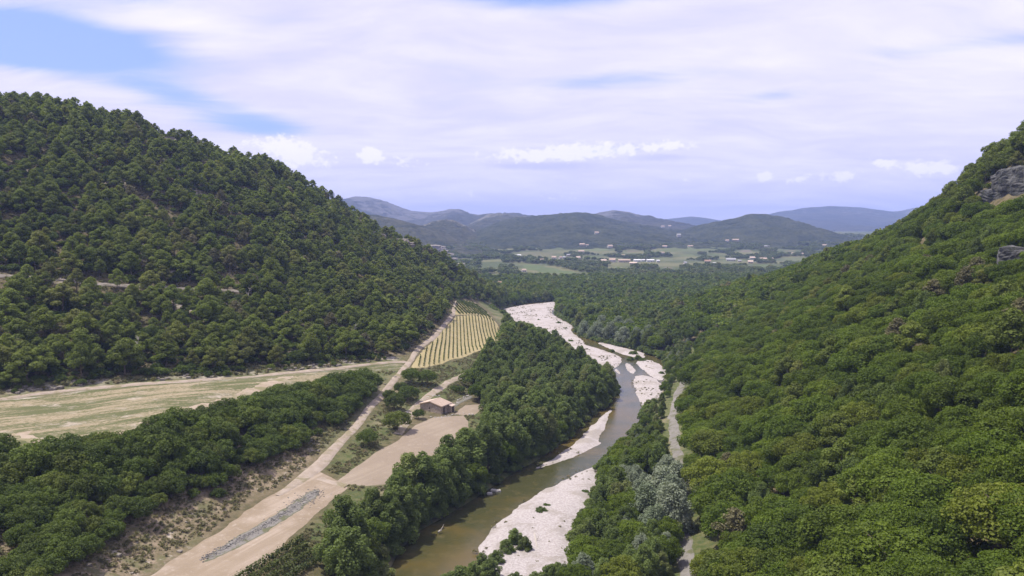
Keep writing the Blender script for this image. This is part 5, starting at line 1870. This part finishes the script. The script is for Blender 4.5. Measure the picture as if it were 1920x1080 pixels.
def words_for(kd, zone_, u, v, x, y, z):
    if zone_ == 'crag':
        return ('dark %s above the cliff on the right skyline' % ('pine' if kd != 'dark' else 'bushy evergreen'), 'skyline trees above the cliff')
    if zone_ == 'left' or zone_ == 'foot':
        w_ = {'pine': 'olive green pine', 'brown': 'browning pine', 'dark': 'dark evergreen bush tree', 'shrub': 'low dark shrub'}[kd]
        k_ = {'pine': 'pines', 'brown': 'browning pines', 'dark': 'evergreens', 'shrub': 'shrubs'}[kd]
        if zone_ == 'foot':
            return (w_ + ' at the foot of the hill beside the terrace track', k_ + ' beside the terrace track')
        if u > 690 and v < 530:
            p = 'on the rocky end of the spur'
        elif v > 620:
            p = 'on the lowest slope above the terrace track'
        elif v > 525:
            p = 'on the slope just below the pale ledge'
        elif v > 400 and u < 420:
            p = 'on the slope just above the pale ledge'
        elif v > 400:
            p = 'on the middle of the pine spur'
        elif v > 290:
            p = 'high on the left hill below the crest'
        else:
            p = 'along the crest of the left hill'
        return (w_ + ' ' + p, k_ + ' ' + p)
    if zone_ == 'right':
        w_ = {'pine': 'grey green pine', 'brown': 'browning pine', 'oak': 'leafy yellow green oak', 'poplar': 'feathery poplar', 'dark': 'dark rounded evergreen', 'shrub': 'low dark shrub'}[kd]
        k_ = {'pine': 'pines', 'brown': 'browning pines', 'oak': 'oaks', 'poplar': 'poplars', 'dark': 'evergreens', 'shrub': 'shrubs'}[kd]
        if v < 470:
            p = 'at the top of the right slope under the cliff'
        elif u < 1420:
            p = 'on the right slope next to the grey path' if v > 640 else 'on the far end of the right slope'
        elif v > 900:
            p = 'in the bottom right corner of the oak slope'
        elif v > 680:
            p = 'halfway down the right hand oak slope'
        else:
            p = 'on the upper part of the right hand oak slope'
        return (w_ + ' ' + p, k_ + ' ' + p)
    if zone_ == 'leftwood':
        w_ = {'poplar': 'feathery green poplar', 'oak': 'rounded green oak', 'dark': 'dark rounded evergreen'}[kd]
        k_ = {'poplar': 'poplars', 'oak': 'oaks', 'dark': 'evergreens'}[kd]
        if v > 870:
            p = 'in the near left bank wood beside the brown river'
        elif v > 740:
            p = 'in the left bank wood behind the ploughed field'
        else:
            p = 'in the left bank wood opposite the vineyard'
        return (w_ + ' ' + p, k_ + ' ' + p)
    if zone_ == 'strip':
        w_ = {'poplar': 'bright feathery poplar', 'oak': 'round bright green oak', 'silver': 'small silvery poplar'}[kd]
        k_ = {'poplar': 'poplars', 'oak': 'oaks', 'silver': 'silver poplars'}[kd]
        p = 'between the near gravel bar and the grey path' if v > 860 else 'between the upper river and the grey path'
        return (w_ + ' ' + p, k_ + ' ' + p)
    if zone_ == 'bigsilver':
        return ('large silver grey poplar in the pale clump beside the grey path', 'silver clump beside the grey path')
    if zone_ == 'midsilver':
        return ('grey leaved poplar in the pale clump above the river bend', 'silver clump above the river bend')
    if zone_ == 'valleywood':
        w_ = {'poplar': 'mid green poplar', 'oak': 'round oak', 'dark': 'dark evergreen'}[kd]
        k_ = {'poplar': 'poplars', 'oak': 'oaks', 'dark': 'evergreens'}[kd]
        p = 'in the valley wood right of the river' if u > 1040 else 'in the wood beyond the vineyard spur'
        return (w_ + ' ' + p, k_ + ' ' + p)
    if zone_ == 'thicket':
        w_ = {'dark': 'dense dark evergreen', 'shrub': 'low dark shrub'}[kd]
        k_ = {'dark': 'evergreens', 'shrub': 'shrubs'}[kd]
        if u > 430:
            p = 'in the thicket at the right end of the terrace'
        elif v < 880:
            p = 'in the thicket along the terrace edge'
        else:
            p = 'on the brown scrub slope above the clearing'
        return (w_ + ' ' + p, k_ + ' ' + p)
    if zone_ == 'bank':
        sd_ = 'left' if u < (1150 if v < 760 else 1040) else 'right'
        return ('low bushy willow crowding the water along the %s bank' % sd_, 'willows along the %s bank' % sd_)
    # single bushes
    if kd == 'poplar':
        return ('feathery young poplar on the lower end of the near gravel bar', 'young poplars on the near gravel bar')
    if kd == 'willow':
        p = 'on the upper gravel bars' if v < 700 else ('on the near gravel bar' if v < 1005 else 'at the bottom of the near gravel bar')
        return ('low bushy willow growing ' + p, 'willows ' + p)
    if u > 870:
        return ('round dark evergreen right of the stone hut', 'dark round trees right of the hut')
    return ('dark round bush on the bank between the dirt track and the hut', 'bushes between the track and the hut')


chosen = set()
for kd, lim in LIMIT.items():
    ids = [i for i in range(len(ALL)) if ALL[i][0] == kd and seen[i] > 0]
    ids.sort(key=lambda i: -seen[i])
    chosen.update(ids[:lim])

gg = np.random.default_rng(99)
SIZES = {}
for kd in LIMIT:
    a_ = [ALL[i][3] for i in chosen if ALL[i][0] == kd]
    SIZES[kd] = (np.percentile(a_, 33), np.percentile(a_, 67)) if a_ else (0, 9)
for i in sorted(chosen, key=lambda i: PF[i]):
    kd, x, y, s, zone_, wd = ALL[i]
    K = KD[kd]
    var = int(gg.integers(len(K.crown)))
    e = bpy.data.objects.new(NAMES[kd], None)
    COL.objects.link(e)
    e.location = (x, y, AZ[i])
    e.rotation_euler = (gg.normal() * .04, gg.normal() * .04, gg.random() * 6.283)
    e.scale = (s * wd, s * wd * (.9 + .2 * gg.random()), s)
    lab, grp = words_for(kd, zone_, PU[i], PV[i], x, y, AZ[i])
    sz_ = AH[i] / KD[kd].h
    q1, q2 = SIZES[kd]
    sw = 'tall' if sz_ > q2 else ('small' if sz_ < q1 else 'middle sized')
    lab, grp = sw + ' ' + lab, sw + ' ' + grp
    tag(e, lab, 'shrub' if kd in ('shrub', 'willow') else 'tree', grp)
    for nm, me_ in (('crown', K.crown[var]), ('trunk', K.trunk[var])):
        c = bpy.data.objects.new(nm, me_)
        COL.objects.link(c)
        c.parent = e


# ------------------------------------------------------------------ the rest of the woods as masses
def mass(name, label, meshes, pos, scale, idx, rotz, kind='stuff'):
    """one object that draws a mesh at each of its points"""
    n = len(pos)
    me = bpy.data.meshes.new(name)
    me.vertices.add(n)
    me.vertices.foreach_set('co', np.asarray(pos, np.float32).ravel())
    for nm, tp, dat in (('size', 'FLOAT_VECTOR', scale), ('turn', 'FLOAT_VECTOR', rotz)):
        a = me.attributes.new(nm, tp, 'POINT')
        a.data.foreach_set('vector', np.asarray(dat, np.float32).ravel())
    a = me.attributes.new('pick', 'INT', 'POINT')
    a.data.foreach_set('value', np.asarray(idx, np.int32))
    o = link(name, me)
    tag(o, label, kind=kind)
    coll = bpy.data.collections.new(name + '_kinds')
    for j, mm in enumerate(meshes):
        coll.objects.link(bpy.data.objects.new('%s_kind_%02d' % (name, j), mm))
    ng = bpy.data.node_groups.new(name + '_scatter', 'GeometryNodeTree')
    ng.interface.new_socket('Geometry', in_out='INPUT', socket_type='NodeSocketGeometry')
    ng.interface.new_socket('Geometry', in_out='OUTPUT', socket_type='NodeSocketGeometry')
    N, Lk = ng.nodes, ng.links
    gi, go = N.new('NodeGroupInput'), N.new('NodeGroupOutput')
    ci = N.new('GeometryNodeCollectionInfo')
    ci.inputs['Collection'].default_value = coll
    ci.inputs['Separate Children'].default_value = True
    ci.inputs['Reset Children'].default_value = True
    ip = N.new('GeometryNodeInstanceOnPoints')
    ip.inputs['Pick Instance'].default_value = True
    def named(nm, tp):
        q = N.new('GeometryNodeInputNamedAttribute')
        q.data_type = tp
        q.inputs['Name'].default_value = nm
        return q.outputs[0]
    Lk.new(gi.outputs[0], ip.inputs['Points'])
    Lk.new(ci.outputs[0], ip.inputs['Instance'])
    Lk.new(named('pick', 'INT'), ip.inputs['Instance Index'])
    Lk.new(named('turn', 'FLOAT_VECTOR'), ip.inputs['Rotation'])
    Lk.new(named('size', 'FLOAT_VECTOR'), ip.inputs['Scale'])
    Lk.new(ip.outputs[0], go.inputs[0])
    md = o.modifiers.new('scatter', 'NODES')
    md.node_group = ng
    return o


MASS_WORDS = {'pine': ('pine_wood', 'rest of the olive green pine wood covering the hills'), 'brown': ('browning_pine_wood', 'scattered browning pines deep in the woods'), 'oak': ('oak_wood', 'rest of the leafy oak wood on slopes and valley floor'),
              'poplar': ('poplar_wood', 'rest of the feathery riverside poplar wood'), 'silver': ('silver_poplar_wood', 'rest of the silvery poplars near the river'), 'dark': ('evergreen_wood', 'rest of the dark evergreen thickets on the slopes'),
              'shrub': ('shrubbery', 'low dark shrubs filling gaps on the slopes'), 'willow': ('willow_scrub', 'small willow scrub along the river')}
for kd, (nm, lab) in MASS_WORDS.items():
    ids = [i for i in range(len(ALL)) if ALL[i][0] == kd and i not in chosen]
    if not ids:
        continue
    K = KD[kd]
    nv = len(K.joint)
    n = len(ids)
    pos = np.column_stack([AX[ids], AY[ids], AZ[ids]])
    wd = np.array([ALL[i][5] for i in ids])
    sc = np.column_stack([AS[ids] * wd, AS[ids] * wd * gg.uniform(.9, 1.1, n), AS[ids]])
    far_ = (PF[ids] > 430).astype(int)
    idx = gg.integers(0, nv, n) + nv * far_
    rot = np.column_stack([gg.normal(size=n) * .04, gg.normal(size=n) * .04, gg.random(n) * 6.283])
    mass(nm, lab, K.joint + K.far, pos, sc, idx, rot)

# far valley trees
fx = np.array([p[0] for p in FAR_T])
fy = np.array([p[1] for p in FAR_T])
ok = np.ones(len(fx), bool)
for (x, y, w_, d_) in HOUSES:
    L = math.hypot(x, y)
    al = ((fx - x) * x + (fy - y) * y) / L
    ac = abs((fx - x) * y - (fy - y) * x) / L
    ok &= ~((ac < w_ * .62 + 3) & (al > -28) & (al < d_ + 4))
for (kd, x, y, s, *_r) in []:
    pass
fx, fy = fx[ok], fy[ok]
n = len(fx)
sc = gg.uniform(.6, 1.25, n) * np.where(vnoise(fx, fy, 60, 17, 2) > .3, 1.15, .9)
K = KD['far']
mass('woodland', 'distant trees and hedges filling the far valley floor', K.joint, np.column_stack([fx, fy, zs(fx, fy) - .3]), np.column_stack([sc * 1.15, sc * 1.15, sc]), gg.integers(0, len(K.joint), n), np.column_stack([fx * 0, fx * 0, gg.random(n) * 6.28]))

# undergrowth: grass tufts and garrigue
tuf = []
for i in range(3):
    g = np.random.default_rng(700 + i)
    L = shrub_lobes(g, .55, .8, 6)
    V, F, T = leaves(L, 60, .24, 800 + i, aspect=2.2, out=.4, up=.8, shell=.2)
    q = mesh_np('tuft', V, F, False)
    attr(q, 'tint', T)
    q.materials.append(LF['tuft'])
    tuf.append(q)
PTS = []
x, y = cells(-200, 40, 90, 420, 1.05, 55)
k = inpoly(x, y, scrub_poly) | inpoly(x, y, grass_poly1) | inpoly(x, y, grass_poly2) | inpoly(x, y, grass_poly4)
k &= clear_of(x, y, [(TRACK, 3.0), (LOW_TRACK, 2.0), (TERR_ROAD, 2.6)], [(CLEARING, .3), (FIELD, .3), (PATCH, .3), (VINE_LOW, .5), (TERR_SPUR, .5)]) & (vnoise(x, y, 7, 73, 3) > -.25)
PTS += list(zip(x[k], y[k], gg.uniform(.25, 1.0, k.sum()) ** 1.4))
x, y = cells(-330, 40, 210, 760, 3.0, 56)
k = inpoly(x, y, LEFT) & (dline(x, y, TERR_ROAD) > 3) & clear_of(x, y, [(LEDGE, 1.5)], [(VINE_LOW, 1)])
PTS += list(zip(x[k], y[k], gg.uniform(.7, 2.0, k.sum())))
for key in ('near', 'left', 'far', 'upper', 'right', 'mid'):
    pg = np.array(GRAVEL[key])
    x, y = cells(pg[:, 0].min(), pg[:, 0].max(), pg[:, 1].min(), pg[:, 1].max(), 2.6, 58)
    k = inpoly(x, y, GRAVEL[key]) & (vnoise(x, y, 9, 79, 3) > .22)
    PTS += list(zip(x[k], y[k], gg.uniform(.2, .8, k.sum())))
P_ = np.array(PTS)
n = len(P_)
mass('undergrowth', 'dry grass tufts and low scrub on the slopes and banks', tuf, np.column_stack([P_[:, 0], P_[:, 1], np.maximum(zs(P_[:, 0], P_[:, 1]), .35)]), np.column_stack([P_[:, 2]] * 3), gg.integers(0, 3, n), np.column_stack([P_[:, 0] * 0, P_[:, 0] * 0, gg.random(n) * 6.28]))
print('TREES', len(ALL), 'chosen', len(chosen), 'far', len(fx), 'tufts', n)
